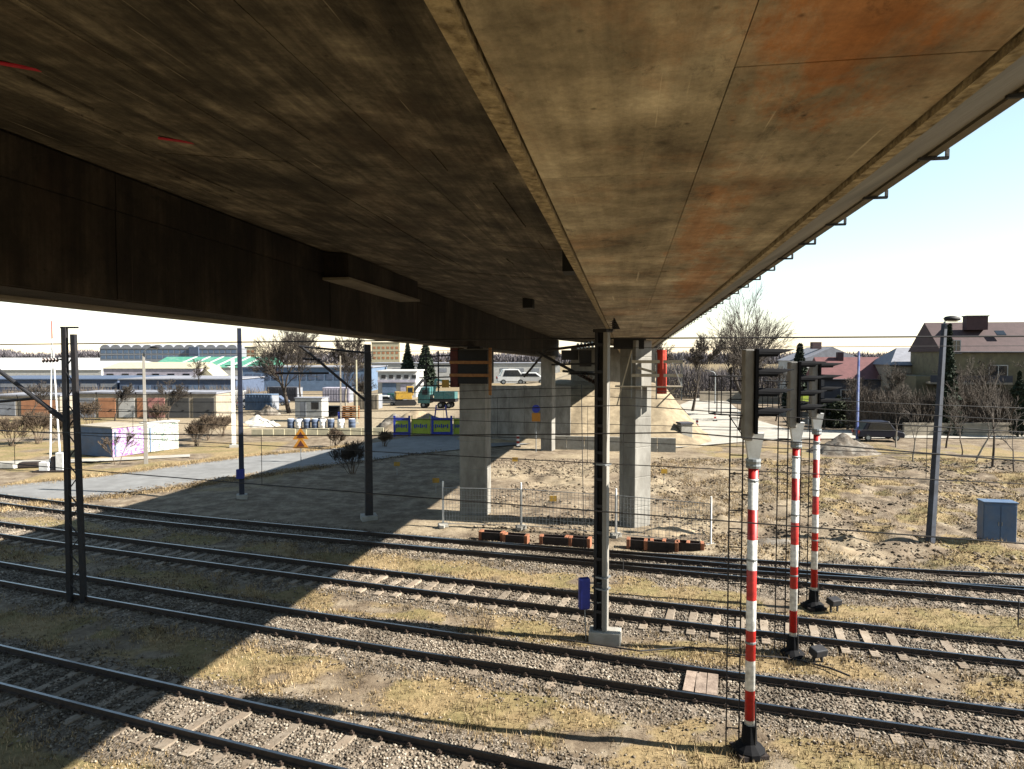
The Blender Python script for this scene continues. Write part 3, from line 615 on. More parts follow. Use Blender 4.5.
# ------------------------------------------------------------------ masts and overhead line equipment
def insulator(mb, p, q, r=.07, n=5, mi=0):
    p = Vector(p); q = Vector(q); mb.cyl(p, q, .02, n=6, mi=mi)
    for k in range(n):
        a = p.lerp(q, (k+.3)/n); b = p.lerp(q, (k+.6)/n); mb.cyl(a, b, r, r*.55, 8, mi)
# main concrete mast in front
p = G(601, 640, 0); mm_ = thing('catenary_mast', 'tall concrete catenary mast with a blue box, standing between tracks in the foreground', 'mast', p, 0, 'catenary masts')
mr_ = Matrix.Rotation(-R(24), 3, 'Z')
for x, wd, dp, mt in ((.125,.13,.30,'mastconc'),(-.155,.09,.30,'darksteel')): MB().box(mr_ @ Vector((x,0,4.7)),(wd,dp,9.2),-R(24)).build('mast_flange', M[mt], mm_, bevel=.01)  # shade of the mast's left side put in as dark colour, lit side pale
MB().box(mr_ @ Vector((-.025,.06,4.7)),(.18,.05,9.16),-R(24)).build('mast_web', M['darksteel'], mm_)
for z in np.arange(.9, 9.0, .8): MB().box(mr_ @ Vector((-.025,-.13,z)),(.19,.03,.09),-R(24)).build('batten_plate', M['darksteel'], mm_)
MB().box((.12,-.02,.12),(.95,.55,.42),R(-12)).build('foundation_block', M['concrete'], mm_, bevel=.03)
bxp = MB().box((-.52,-.05,1.45),(.34,.22,.95),R(10)).build('equipment_box', M['bluebox'], mm_, bevel=.05)
b = MB(); b.bar((-.4,-.02,1.75),(0,0,1.75),.04); b.bar((-.4,-.02,1.15),(0,0,1.15),.04); b.cyl((-.5,-.05,1.0),(-.46,-.05,.0),.02,n=6); b.build('box_bracket', M['galv'], mm_)
for z in (1.6, 1.95, 5.35): MB().box((0,0,z),(.44,.36,.05),-R(38)).build('strap', M['galv'], mm_)
MB().box((0,0,9.32),(.46,.36,.10),-R(38)).build('mast_cap', M['darksteel'], mm_)
b = MB()
b.cyl((0,0,8.95),(-1.6,1.2,8.75),.045); b.cyl((-1.6,1.2,8.75),(-2.3,1.7,7.9),.035); b.cyl((-.1,.1,7.7),(-1.9,1.4,8.7),.045); b.cyl((0,.1,8.0),(-1.1,1.0,8.1),.04); b.cyl((-.05,.05,8.35),(-1.45,1.0,8.30),.03)
b.build('cantilever_arm', M['darksteel'], mm_)
b = MB(); 
for q0, q1 in (((-.25,.18,8.92),(-.75,.55,8.86)),((-.2,.15,7.8),(-.65,.5,8.05)),((.28,-.1,9.3),(.28,-.1,9.62))):
    b = MB(); insulator(b, q0, q1, .10); b.build('insulator', M['insul'], mm_)
b = MB(); b.lathe((-.55,.75,8.05), [(.05,-.06),(.42,-.05),(.42,-.02),(.34,0),(.42,.02),(.42,.05),(.05,.06)], 16); b.build('tension_wheel', M['darksteel'], mm_)
b = MB(); b.box((-.9,.9,8.6),(.5,.35,.30)); b.box((-.45,.6,8.5),(.35,.3,.5)); b.build('switch_gear', M['darksteel'], mm_)
b = MB(); b.tube([(-.55,.75,7.7),(-.53,.55,5.5),(-.50,.30,3.2),(-.48,.2,2.0)], .012, 5); b.build('down_cable', M['wire'], mm_)
b = MB(); b.prism([(.30,-.12,9.36),(.50,-.12,9.36),(.30,-.12,9.75)], (0,1,0), .05); b.build('end_bracket', M['darksteel'], mm_)

# lattice mast at the far left
p = G(77, 605, 0); lm = thing('catenary_mast', 'dark lattice steel mast with two legs at the far left edge', 'mast', p, 0, 'catenary masts')
H_ = 9.55
for k, (x0, x1, top) in enumerate(((-.24,-.17,H_), (.24,.13,H_-.25))):
    MB().bar((x0,0,-.1),(x1,0,top),.15,.16,up=(0,1,0)).build('leg', M['darksteel'], lm)
b = MB(); z = .3; k = 0
while z < H_-1.2:
    t0 = 1-z/H_*.3; t1 = 1-(z+.52)/H_*.3; s_ = 1 if k % 2 else -1
    b.bar((-.22*t0*s_,-.05,z),(.22*t1*s_,-.05,z+.52),.05,.02); z += .52; k += 1
b.build('lacing', M['darksteel'], lm)
b = MB(); b.bar((-.3,0,H_-.02),(.30,0,H_-.02),.06); b.bar((-.35,0,8.45),(-.1,0,8.45),.06); b.bar((-.17,0,8.45),(-.17,0,H_),.05); b.build('top_bracket', M['darksteel'], lm); b = MB(); insulator(b, (-.95,0,8.42),(-.37,0,8.44), .09); b.build('insulator', M['insul'], lm)
b = MB(); b.cyl((-.2,0,6.35),(-2.9,.3,8.25),.07); b.cyl((-.2,0,6.35),(-.75,.06,6.72),.10); b.cyl((-1.3,.1,7.12),(-3.2,.4,6.95),.05); b.build('cantilever_arm', M['darksteel'], lm)

def mast(label, px, py, top, w, mtl, arms=None, box=None, lean=0, cat='mast', grp='catenary masts'):
    p = G(px, py, 0); t = thing('catenary_mast', label, cat, p, 0, grp)
    MB().box((0,0,top/2-.1),(w,w*.9,top+.2),R(20),taper=.8).build('mast_shaft', mtl, t, bevel=.015)
    MB().box((0,0,.08),(w*2,w*2,.3),R(20)).build('foundation_block', M['concrete'], t)
    for (q0, q1, r) in (arms or []): MB().cyl(q0, q1, r, n=8).build('cantilever_arm', M['darksteel'], t)
    if box: MB().box(*box).build('equipment_box', M['bluebox'], t)
    return t, p
t, p = mast('dark mast with a triangular cantilever arm reaching left, left of the wide pier', 369, 519, 9.15, .40, M['darksteel'],
     [((-.1,0,8.72),(-3.5,-.2,9.05),.055), ((-3.3,-.2,8.98),(-.15,0,6.25),.07), ((-2.0,-.1,7.66),(-4.7,-.3,7.66),.055), ((-2.4,-.15,8.35),(-3.3,-.2,8.40),.05)])
b = MB(); insulator(b, (-4.3,-.3,7.66),(-4.75,-.3,7.66),.10); b.build('insulator', M['insul'], t); b = MB(); insulator(b, (-2.4,-.15,8.36),(-3.0,-.2,8.38),.09); b.build('insulator', M['insul'], t)
mast('slender dark blue steel post with a small blue box, touching the bridge edge', 242, 498, 10.2, .30, mat('navy_post_paint', (.022,.03,.06), (.014,.018,.036), 3, .5), box=((0,-.18,1.5),(.4,.3,.55)))
mast('thin white and blue post behind the three signals, beside the parked car', 857, 441, 9.0, .22, mat('pale_blue_post', (.28,.34,.52), (.06,.10,.36), 2.5, .6), grp='posts by the street')
mast('plain white concrete pole between the graffiti sheds and the bridge', 234, 447, 8.2, .38, M['white'], [((-.7,0,7.6),(.7,0,7.6),.05)], grp='white concrete poles')
mast('thin pale pole standing in front of the wood stack', 341, 428, 8.5, .20, M['palebark'], grp='white concrete poles')
mast('thin cream pole right beside the dark cantilever mast', 357, 424, 8.0, .20, M['w_cream'], grp='white concrete poles')

# lamp posts
def lamp(label, px, py, top, w, mtl, arm, lean=0):
    p = G(px, py, 0); t = thing('street_lamp', label, 'street lamp', p, 0, 'street lamps'); t.rotation_euler = (0, lean, 0)
    MB().box((0,0,top/2-.1),(w,w*.8,top+.2),R(25),taper=.6).build('post', mtl, t, bevel=.02)
    pts = [(0,0,top-.05)] + [(arm*(1-math.cos(a)), 0, top + .55*abs(arm)**.5*math.sin(a)) for a in np.linspace(.3, 1.5, 5)]
    MB().tube(pts, .045, 6).build('arm', M['galv'], t)
    e = Vector(pts[-1]); sg = 1 if arm > 0 else -1
    h = MB(); h.lathe((0,0,0), [(.05,-.09),(.22,-.06),(.25,0),(.20,.09),(.06,.14)], 12); o = h.build('lamp_head', M['darksteel'], t, True); o.location = e + Vector((sg*.16,0,0)); o.scale = (1.5,1,1)
    MB().lathe((0,0,0), [(.16,-.03),(.20,0)], 10).build('lens', M['white'], o).location = (0,0,-.09)
    return t
lamp('tall dark concrete lamp post with a rounded lamp head, left of the blue cabinet', 930, 545, 10.0, .34, mat('blue_grey_post', (.07,.085,.12), (.035,.042,.06), 3, .7, stain=(.03,.03,.035), sscale=1.2, samount=.6), .18, R(2.2))
lamp('grey lamp post with a short curved arm beside the second graffiti shed', 146, 464, 8.7, .30, M['mastconc'], .8)
lamp('far small street lamp in the gravel beyond the side road', 715, 404, 5.2, .22, M['galv'], -1.2)

# ------------------------------------------------------------------ light signals with red and white poles
def make_signal(H_):
    t = thing('railway_signal', 'x', 'railway signal', (0,0,0), 0, 'railway light signals on striped poles')
    MB().lathe((0,0,0), [(.34,-.1),(.34,.10),(.30,.14),(.17,.24),(.15,.62)], 12).build('base', M['black'], t)
    MB().box((0,0,.0),(.62,.62,.14),R(15)).build('foundation_block', M['troughdark'], t)
    MB().cyl((0,0,.6),(0,0,6.25),.105,.105,16).build('striped_pole', M['stripes'], t, True)
    MB().lathe((0,0,6.2), [(.15,0),(.16,.05),(.15,.09),(.16,.15),(.15,.20)], 14).build('clamp', M['galv'], t)
    MB().prism([(-.11,-.10,6.38),(.10,-.10,6.38),(.20,-.10,6.95),(-.20,-.10,6.95)], (0,1,0), .2).build('neck', M['white'], t)
    hd = MB().box((-.14,0,(6.80+H_)/2),(.20,.40,H_-6.80)).build('signal_back', M['headback'], t, bevel=.03)
    MB().box((.0,0,(6.95+H_)/2),(.06,.60,H_-6.95)).build('background_board', M['black'], t)
    n = 4; gap = (H_-7.05)/n
    for k in range(n):
        z = 7.22 + gap*(k+.33)
        ln = MB().cyl((.02,0,z),(.09,0,z),.105,.105,14).build('lens', M['glass'], t)
        # hood: half tube, longer on top
        hb = MB(); N_ = 9; L_ = .80
        for k2 in range(N_):
            a0 = math.pi*(-.12+1.24*k2/N_); a1 = math.pi*(-.12+1.24*(k2+1)/N_); r0, r1 = .135, .115
            def P(a, r, x): return (x, math.cos(a)*r, z + math.sin(a)*r)
            la = L_*(.55+.45*max(0, math.sin(a0))); lb = L_*(.55+.45*max(0, math.sin(a1)))
            hb.add([P(a0,r0,.03),P(a1,r0,.03),P(a1,r1,lb),P(a0,r1,la),P(a0,r0-.008,.03),P(a1,r0-.008,.03),P(a1,r1-.008,lb),P(a0,r1-.008,la)], [(0,1,2,3),(7,6,5,4),(3,2,6,7),(0,4,5,1),(1,5,6,2),(0,3,7,4)])
        hb.build('hood', M['black'], t)
    MB().tube([(.10,-.13,.1),(.11,-.13,.6),(.09,-.12,1.2)], .018, 6).build('cable', M['wire'], t)
    for z in (2.4,4.2,5.9): MB().lathe((0,0,z), [(.108,0),(.115,.005),(.115,.045),(.108,.05)], 14).build('band_clamp', M['galv'], t)
    lb = MB()
    for x in (-.47,-.20): lb.bar((x,.10,.05),(x,.10,8.35),.028,.03)
    z = .45
    while z < 8.3: lb.bar((-.47,.10,z),(-.20,.10,z),.022,.022); z += .40
    for z in (1.6, 3.6, 5.6, 7.3, 8.1): lb.bar((-.20,.10,z),(-.05,.02,z),.03)
    lad = lb.build('ladder', M['darksteel'], t)
    cg = MB()
    for z in (7.35, 8.15):
        cg.tube([(-.30,-.30,z),(-.72,-.32,z),(-.93,0,z),(-.72,.34,z),(-.30,.34,z)], .014, 5)
    for (x, y) in ((-.72,-.32),(-.93,0),(-.72,.34)): cg.bar((x,y,7.35),(x,y,8.15),.02)
    cg.bar((-.93,0,7.35),(-.1,0,7.30),.025); cg.bar((-.5,.1,7.3),(-.1,0,6.7),.02)
    cg.build('safety_cage', M['darksteel'], t)
    return t
sg = make_signal(8.72)
sig = [sg, copy_tree(sg), copy_tree(sg)]
for t, (px, py, lab, sc) in zip(sig, (((749.0), 752, 'nearest and tallest red and white striped railway signal, with black hoods and a ladder', 1.0),
                                    (792.5, 656, 'middle one of the three red and white striped railway signals', .965),
                                    (813.5, 607, 'rearmost and smallest of the three red and white striped railway signals', .955))):
    t.location = G(px, py, 0); t['label'] = lab; t.scale = (1,1,sc); t.rotation_euler = (0,0,R(-9))
# track-side equipment box beside each rear signal
for px, py, lab in ((818, 664, 'small dark point box on short legs beside the middle signal'), (834, 612, 'small dark point box on the ballast beside the rear signal')):
    t = thing('trackside_box', lab, 'box', G(px, py, 0), R(20), 'trackside point boxes')
    MB().box((0,0,.36),(.42,.30,.22),rx=R(12)).build('casing', M['darksteel'], t, bevel=.03)
    for x in (-.14,.14): MB().bar((x,0,0),(x,0,.3),.05).build('leg', M['darksteel'], t)

# blue-grey equipment cabinet
t = thing('equipment_cabinet', 'blue-grey metal cabinet standing alone on the rough ground at right', 'cabinet', G(996, 544, .05), R(-12))
MB().box((0,0,.98),(1.35,.62,1.86)).build('body', M['cabinet'], t, bevel=.02)
MB().box((0,0,1.95),(1.43,.70,.07)).build('roof', M['cabinet'], t, bevel=.02)
MB().box((0,0,.03),(1.40,.66,.12)).build('plinth', M['concrete'], t)
for x in (-.335,.335):
    d = MB().box((x,-.322,1.0),(.62,.03,1.66)).build('door', M['cabinet'], t, bevel=.008); MB().box((x*.2,-.35,1.0),(.03,.03,.18)).build('handle', M['galv'], d)

# ------------------------------------------------------------------ overhead wires
def sag(p, q, d, n=14):
    p = Vector(p); q = Vector(q); return [p.lerp(q, k/n) - Vector((0,0,4*d*(k/n)*(1-k/n))) for k in range(n+1)]
def wire_pts(pl):    # list of (px, py, Y)
    return [D(*a) for a in pl]
def catenary(label, line, zc, zm, xs, off=0, rc=.0125):
    t = thing('overhead_line', label, 'overhead line', (0,0,0), 0, 'overhead contact lines')
    xx = np.arange(xs[0], xs[1]+1, 3.0); b = MB(); b.tube([(x, float(line(x))+off, zc) for x in xx], rc, 5); b.build('contact_wire', M['wire'], t)
    span = 52.0; b = MB(); P_ = []
    for x in xx:
        f = ((x - 3 + span*10) % span)/span; P_.append((x, float(line(x))+off, zm - 4*.75*f*(1-f)))
    b.tube(P_, rc, 5); b.build('messenger_wire', M['wire'], t)
    x = xs[0]+2; 
    while x < xs[1]:
        f = ((x - 3 + span*10) % span)/span; z2 = zm - 4*.75*f*(1-f); dm = MB(); dm.bar((x,float(line(x))+off,zc),(x,float(line(x))+off,z2),.010); dm.build('dropper', M['wire'], t); x += 7.5
    return t
catenary('contact line with droppers hanging over the nearest track', L1, 5.75, 7.25, (-60, 50))
catenary('contact line with droppers hanging over the second track', L2, 5.75, 7.3, (-60, 60))
catenary('contact line with droppers hanging over the third track', L3, 5.75, 7.3, (-70, 70))
catenary('contact line with droppers hanging over the farthest track', L5, 5.75, 7.3, (-80, 80))
def feeder(label, pts, r=.014, d=.0):
    W = wire_pts(pts); b = MB(); P_ = []
    for k in range(len(W)-1): P_ += sag(W[k], W[k+1], d)[(0 if k == 0 else 1):]
    b.tube(P_, r, 5); o = b.build('feeder_wire', M['wire']); tag(o, label, 'wire', 'feeder wires'); return o
feeder('thick dark feeder wire stretched straight across the view near the mast top', [(-300,347.5,30),(603,338.5,20.8),(1330,334.5,16)], .022)
feeder('thin wire running just below the thick feeder wire', [(-300,361,44),(360,352,36),(603,348,24),(1330,344,20)], .010)

# ------------------------------------------------------------------ temporary mesh fence in front of the piers
def fence_panel_mesh(w, h):
    b = MB(); 
    for x in (-w/2, w/2): b.cyl((x,0,.12),(x,0,h),.021,n=6)
    for z in (.18, h-.02): b.cyl((-w/2,0,z),(w/2,0,z),.018,n=6)
    return b.mesh('frame', M['galv'])
def fence_wire_mesh(w, h):
    b = MB(); n = 26
    for k in range(1, n): x = -w/2 + w*k/n; b.bar((x,0,.2),(x,0,h),.010)
    for z in np.linspace(.35, h-.15, 8): b.bar((-w/2,0,z),(w/2,0,z),.010)
    return b.mesh('wire_mesh', M['galv'])
FR = fence_panel_mesh(3.4, 2.0); FW = fence_wire_mesh(3.4, 2.0); FOOT = MB().box((0,0,.07),(.65,.22,.14)).mesh('foot', M['concrete'])
f0 = G(443, 527, 0); f1 = G(711, 548, 0)
fx = [443, 521, 603, 711]; P_ = [f0, G(521,529,0), G(616,537,0), f1]
labs = ['mesh fence panel standing in front of the wide left pier', 'mesh fence panel between the wide pier and the concrete mast', 'mesh fence panel reaching from the concrete mast towards the ladder']
for a, b_, lb in zip(P_[:-1], P_[1:], labs):
    d = b_ - a; t = thing('mesh_fence_panel', lb, 'fence', (a+b_)/2, math.atan2(d.y, d.x), 'temporary mesh fence panels'); sx = d.length/3.46
    place(FR, 'frame', t, sc=(sx,1,1)); stuff(place(FW, 'wire_mesh', t, sc=(sx,1,1)))
    for s_ in (-1,): place(FOOT, 'foot', t, (s_*d.length/2,0,0), (0,0,math.pi/2))
for px, py, lab in ((443,527,'white fence post left of the wide pier, by the tracks'), (521,529,'thin white fence post between the two front piers'), (616,537,'white fence post next to the concrete mast'), (711,548,'stout white fence post right of the corner-on pier')):
    t = thing('fence_post', lab, 'post', G(px, py, 0), 0, 'white posts of the mesh fence'); MB().cyl((0,.06,0),(0,.06,2.3),.05,.045,8).build('post', M['white'], t); MB().box((0,.06,.08),(.5,.34,.2),R(15)).build('foot', M['concrete'], t, bevel=.03)

# brown trough blocks lying beside the farthest track
bk = [(492,540),(516,543),(556,545),(578,546),(640,548),(661,550),(676,550),(690,551)]
lw = ['leftmost dark trough block beside the track, near the left fence post','dark trough block lying in front of a gap in the fence','long dark trough block halfway between fence posts','dark trough block just left of the concrete mast','dark trough block just right of the concrete mast','dark trough block in the middle of the right-hand row','short dark trough block next to an orange end','rightmost dark trough block, left of the ladder']
for k, ((px, py), lab) in enumerate(zip(bk, lw)):
    a = G(px, py, 0); t = thing('trough_block', lab, 'trough', a, R(-13+random.uniform(-4,4)), 'trough blocks beside the track'); L_ = .85 if k not in (2,5) else 1.15
    MB().box((0,0,.03),(L_,.5,.08)).build('bottom', M['troughdark'], t)
    for y in (-.22,.22): MB().box((0,y,.23),(L_,.07,.36)).build('side', M['troughdark'], t)
    for s_ in (-1,1): MB().box((s_*(L_/2+.09),0,.21),(.15,.46,.42)).build('end_brick', M['brick'], t, bevel=.01)
# ------------------------------------------------------------------ scaffolds round the pier heads
def plank(t, p, q, w, h, m, nm='plank'): return MB().bar(p, q, w, h).build(nm, m, t)
zl = plz
sc = thing('pier_scaffold', 'dark scaffold with orange planks wrapped round the head of the wide left pier', 'scaffold', (plp.x, plp.y, 0), -R(13))
MB().box((0.05,0,zl-.95),(1.62,1.35,1.80)).build('black_sheeting', M['blackcloth'], sc)
MB().box((-.98,-.1,zl-1.0),(.42,1.2,2.1)).build('side_formwork', M['maroon'], sc)
for z, x0, x1 in ((zl-.72,-1.2,1.1),(zl-1.40,-1.2,1.1)): plank(sc, (x0,-.78,z), (x1,-.78,z), .06, .16, M['planks'])
MB().box((1.0,-.62,zl-1.2),(.14,.14,2.5)).build('post', M['planks'], sc)
for z in (zl-.35, zl-.9, zl-1.5, zl-1.95): plank(sc, (-3.0,-.5,z+random.uniform(-.08,.08)), (-1.2,-.6,z), .10, .07, M['darksteel'], 'ledger')
for x in (-2.6,-1.9): plank(sc, (x,-.55,zl-2.3), (x,-.55,zl-.1), .06, .06, M['darksteel'], 'standard')
tag(MB().box((0,0,0),(.38,.05,.42)).build('site_notice', M['yellow']), 'small yellow notice hung on the scaffold of the wide left pier', 'sign').location = (plp.x-1.55, plp.y-.6, zl-1.85)
zr = prz
sr = thing('pier_scaffold', 'pale scaffold with white boards round the head of the corner-on pier', 'scaffold', (prp.x, prp.y, 0), -R(10))
for z in (zr-1.05, zr-1.72): plank(sr, (-.2,-.95,z), (2.25,-.95,z), .05, .15, M['paleplank'])
for y in (-.95,-.65,-.35): plank(sr, (-1.0,y,zr-2.28), (2.25,y,zr-2.28), .26, .06, M['paleplank'])
for x in (-.2, 1.0, 2.2): plank(sr, (x,-.9,zr-2.9), (x,-.9,zr-.6), .06, .06, M['galv'], 'standard')
plank(sr, (1.0,-.9,zr-3.3), (1.9,-.9,zr-2.35), .07, .07, M['paleplank'], 'brace'); plank(sr, (-.9,-.9,zr-3.2), (-.2,-.9,zr-.5), .12, .06, M['paleplank'], 'brace')
plank(sr, (1.75,-.95,zr-1.1), (2.2,-.95,zr-2.25), .10, .05, M['white'], 'brace'); plank(sr, (.1,-.85,zr-1.35), (1.0,-.85,zr-1.6), .04, .12, M['paleplank'])
MB().box((-.35,-.2,zr-.15),(1.5,.9,.55)).build('formwork_box', M['blackcloth'], sr)
o = MB().cyl((0,0,0),(0,0,2.15),.27,.24,12).build('tarpaulin_roll', M['redtarp']); tag(o, 'bright red tarpaulin roll standing upright on the pale scaffold', 'tarpaulin'); o.location = B(1.62, 34.9, -1.35) + Vector((0,-.3,0))

# ------------------------------------------------------------------ bare trees and shrubs
def segs_to_mesh(segs, name, m, nside):
    n = len(segs); A_ = np.array([s_[0] for s_ in segs]); B_ = np.array([s_[1] for s_ in segs]); r0 = np.array([s_[2] for s_ in segs]); r1 = np.array([s_[3] for s_ in segs])
    d = B_-A_; d /= np.linalg.norm(d, axis=1, keepdims=True)+1e-9; u = np.where(np.abs(d[:,2:3]) > .9, np.array([[1.,0,0]]), np.array([[0,0,1.]]))
    a = np.cross(d, u); a /= np.linalg.norm(a, axis=1, keepdims=True); b = np.cross(d, a)
    V = np.empty((n, 2*nside, 3)); Fc = np.empty((n, nside, 4), int); base = np.arange(n)*2*nside
    for k in range(nside):
        t = 2*math.pi*k/nside; c = a*math.cos(t)+b*math.sin(t); V[:,k] = A_+c*r0[:,None]; V[:,k+nside] = B_+c*r1[:,None]
        Fc[:,k] = np.stack([base+k, base+k+nside, base+(k+1)%nside+nside, base+(k+1)%nside], 1)
    return fast_mesh(name, V.reshape(-1,3), Fc.reshape(-1,4), m, True)
def grow(height_, r, forks, depth, spread, rnd, lean=(0,0), trunk_frac=.28, up=.25, shrink=.74, stems=1, gnarl=.12):
    T, C = [], []
    def rec(p, d, L_, r_, lev):
        k = 3 if lev < 2 else 2; q = p
        for i in range(k):
            d = (d + Vector((rnd.gauss(0,gnarl), rnd.gauss(0,gnarl), rnd.gauss(0,gnarl*.6)+up*.06))).normalized(); q2 = q + d*(L_/k); rr = r_*(1-.3*(i+1)/k)
            (T if lev == 0 else C).append((tuple(q), tuple(q2), r_*(1-.3*i/k), rr)); q = q2
            if lev >= 1 and lev < depth and i < k-1 and rnd.random() < .75: child(q, d, L_*.72, rr*.55, lev+1)
        if lev < depth:
            nf = forks if rnd.random() < .7 else forks+1
            for j in range(nf): child(q, d, L_*shrink*rnd.uniform(.75,1.15), r_*.7*rnd.uniform(.6,.85), lev+1)
    def child(q, d, L_, r_, lev):
        a = rnd.uniform(0, 6.283); sp = spread*rnd.uniform(.5,1.2); ax = d.orthogonal().normalized(); ax = Matrix.Rotation(a, 3, d) @ ax
        nd = (d*math.cos(sp) + ax*math.sin(sp)); nd.z += up*.35; rec(q, nd.normalized(), L_, max(r_, .008), lev)
    for s_ in range(stems):
        d0 = Vector((lean[0]+(rnd.gauss(0,.3) if stems > 1 else 0), lean[1]+(rnd.gauss(0,.3) if stems > 1 else 0), 1)).normalized()
        rec(Vector((rnd.gauss(0,.12)*(stems>1), rnd.gauss(0,.12)*(stems>1), -.1)), d0, height_*trunk_frac, r, 0)
    return T, C
def tree(name, label, cat, loc, H_, r, depth=6, forks=2, spread=.5, seed=1, group=None, bark='bark', twig='twig', twigr=1.0, **k):
    rnd = random.Random(seed); T, C = grow(H_, r, forks, depth, spread, rnd, **k)
    top = max(s_[1][2] for s_ in C); f = H_/top; sc_ = lambda L_: [(tuple(c*f for c in a), tuple(c*f for c in b), r0, max(r1,.006)) for a, b, r0, r1 in L_]
    t = thing(name, label, cat, loc, 0, group)
    place(segs_to_mesh(sc_(T), 'trunk', M[bark], 7), 'trunk', t)
    place(segs_to_mesh([(a,b,max(r0,.009*twigr),max(r1,.007*twigr)) for a,b,r0,r1 in sc_(C)], 'crown', M[twig], 3), 'crown', t)
    return t
def gp(px, py): p = G(px, py, 0); return (p.x, p.y, 0)
tree('bare_tree','large bare tree with a wide round crown behind the nearest signal','tree', D(741, 433, 78)*1.0 - Vector((0,0,D(741,433,78).z)), 17.2, .42, 6, 3, .42, 11, 'bare trees', twigr=1.5, trunk_frac=.17, up=.30, gnarl=.10, shrink=.84)
tree('bare_tree','smaller bare tree leaning beside the side road, left of the large bare tree','tree', (27.5,105,0), 12.5, .24, 8, 2, .42, 12, 'bare trees', twigr=2.5, lean=(.22,0))
tree('bare_tree','thin bare tree at the right edge of the bridge end','tree', (25,112,0), 11.5, .2, 8, 2, .42, 13, 'bare trees', twigr=2.5)
tree('bare_tree','bare tree just right of the nearest signal, behind its hoods','tree', (33,98,0), 11.5, .22, 8, 2, .45, 15, 'bare trees', twigr=2.2)
tree('bare_tree','big dark forked bare tree rising behind the white trailer','tree', (-33,102,0), 13.6, .36, 6, 3, .52, 14, 'bare trees', twigr=2.0, trunk_frac=.20, shrink=.8)
tree('bare_tree','slim bare tree right of the big forked one','tree', (-25,104,0), 12.2, .16, 8, 2, .4, 16, 'bare trees', twigr=2.2, bark='palebark')
tree('bare_tree','bare tree showing above the roofs left of the cantilever mast','tree', (-38.5,125,0), 13.8, .2, 8, 2, .45, 17, 'bare trees', twigr=2.8)
for (x, y, H_, sd, lab) in ((38.5,79,6.8,101,'bare garden tree in front of the red roofed house'),(43.5,76,8.0,102,'bare tree screening the gap between the red roof and the grey house'),(49.0,74.5,8.6,103,'bare tree in front of the yellow house, right of the lamp post'),(55.5,73,9.0,104,'bare tree at the right edge hiding part of the yellow house'),(34.5,90,7.5,105,'bare tree left of the red roofed house'),
                        (-62,88,5.5,106,'bare tree in front of the orange garage door'),(-52,90,5.0,107,'bare tree in front of the salmon pink garage'),(-46,92,5.5,108,'bare tree by the dark garage doors'),(-72,90,5.2,109,'bare tree behind the barrier mast'),(-20,96,6.0,110,'bare tree standing left of the white shop'),(-64,140,8,111,'bare tree rising above the navy hall')):
    tree('bare_tree', lab, 'tree', (x,y,0), H_, .11, 7, 2, .46, sd, 'bare trees', twigr=1.5, trunk_frac=.26)
for (px, py, H_, r, sd, lab) in ((913,462,6.0,.07,21,'young bare sapling just left of the lamp post'),(975,463,6.8,.09,22,'slender bare sapling right of the lamp post'),(992,470,7.5,.10,23,'taller bare sapling in front of the yellow house window'),
                          (1014,472,5.6,.06,24,'thin bare sapling at the right picture edge'),(962,456,4.6,.06,25,'short bare sapling beside the street, behind the lamp post'),(896,447,6.2,.08,26,'spreading bare sapling right of the parked car'),(946,448,7.2,.09,27,'bare sapling close behind the lamp post')):
    tree('sapling', lab, 'sapling', gp(px,py), H_, r, 5, 2, .42, sd, 'bare saplings on the verge', bark='palebark' if sd in (21,22,26) else 'bark', twigr=1.6, trunk_frac=.36)
shr = [(12,446,3.2,31,'large bare shrub at the left picture edge'),(38,444,3.6,32,'dense bare shrub left of the barrier mast'),(62,440,2.9,33,'bare shrub between barrier mast and purple graffiti shed'),(196,446,2.6,34,'bare shrub right of the graffiti sheds'),(208,440,3.0,35,'bare shrub left of the white concrete pole'),(222,436,2.4,36,'small bare shrub close to the white concrete pole'),
       (118,464,3.0,37,'single thin sapling in front of the purple graffiti'),(352,474,2.6,38,'dark bare bush in the shade left of the cantilever mast'),(335,447,1.9,39,'low pinkish bush beside the road sign'),(90,428,3.4,40,'bare shrub behind the purple graffiti shed'),(160,426,3.2,41,'bare shrub behind the second graffiti shed'),(385,447,1.7,42,'low bush in front of the blue banner')]
for (px, py, H_, sd, lab) in shr:
    tree('bare_shrub', lab, 'shrub', gp(px,py), H_, .03, 5, 2, .42, sd, 'bare shrubs', up=.4, bark='shrub', twig='shrub' if sd != 38 else 'twig', twigr=1.5, stems=2 if sd == 37 else 10, trunk_frac=.3)
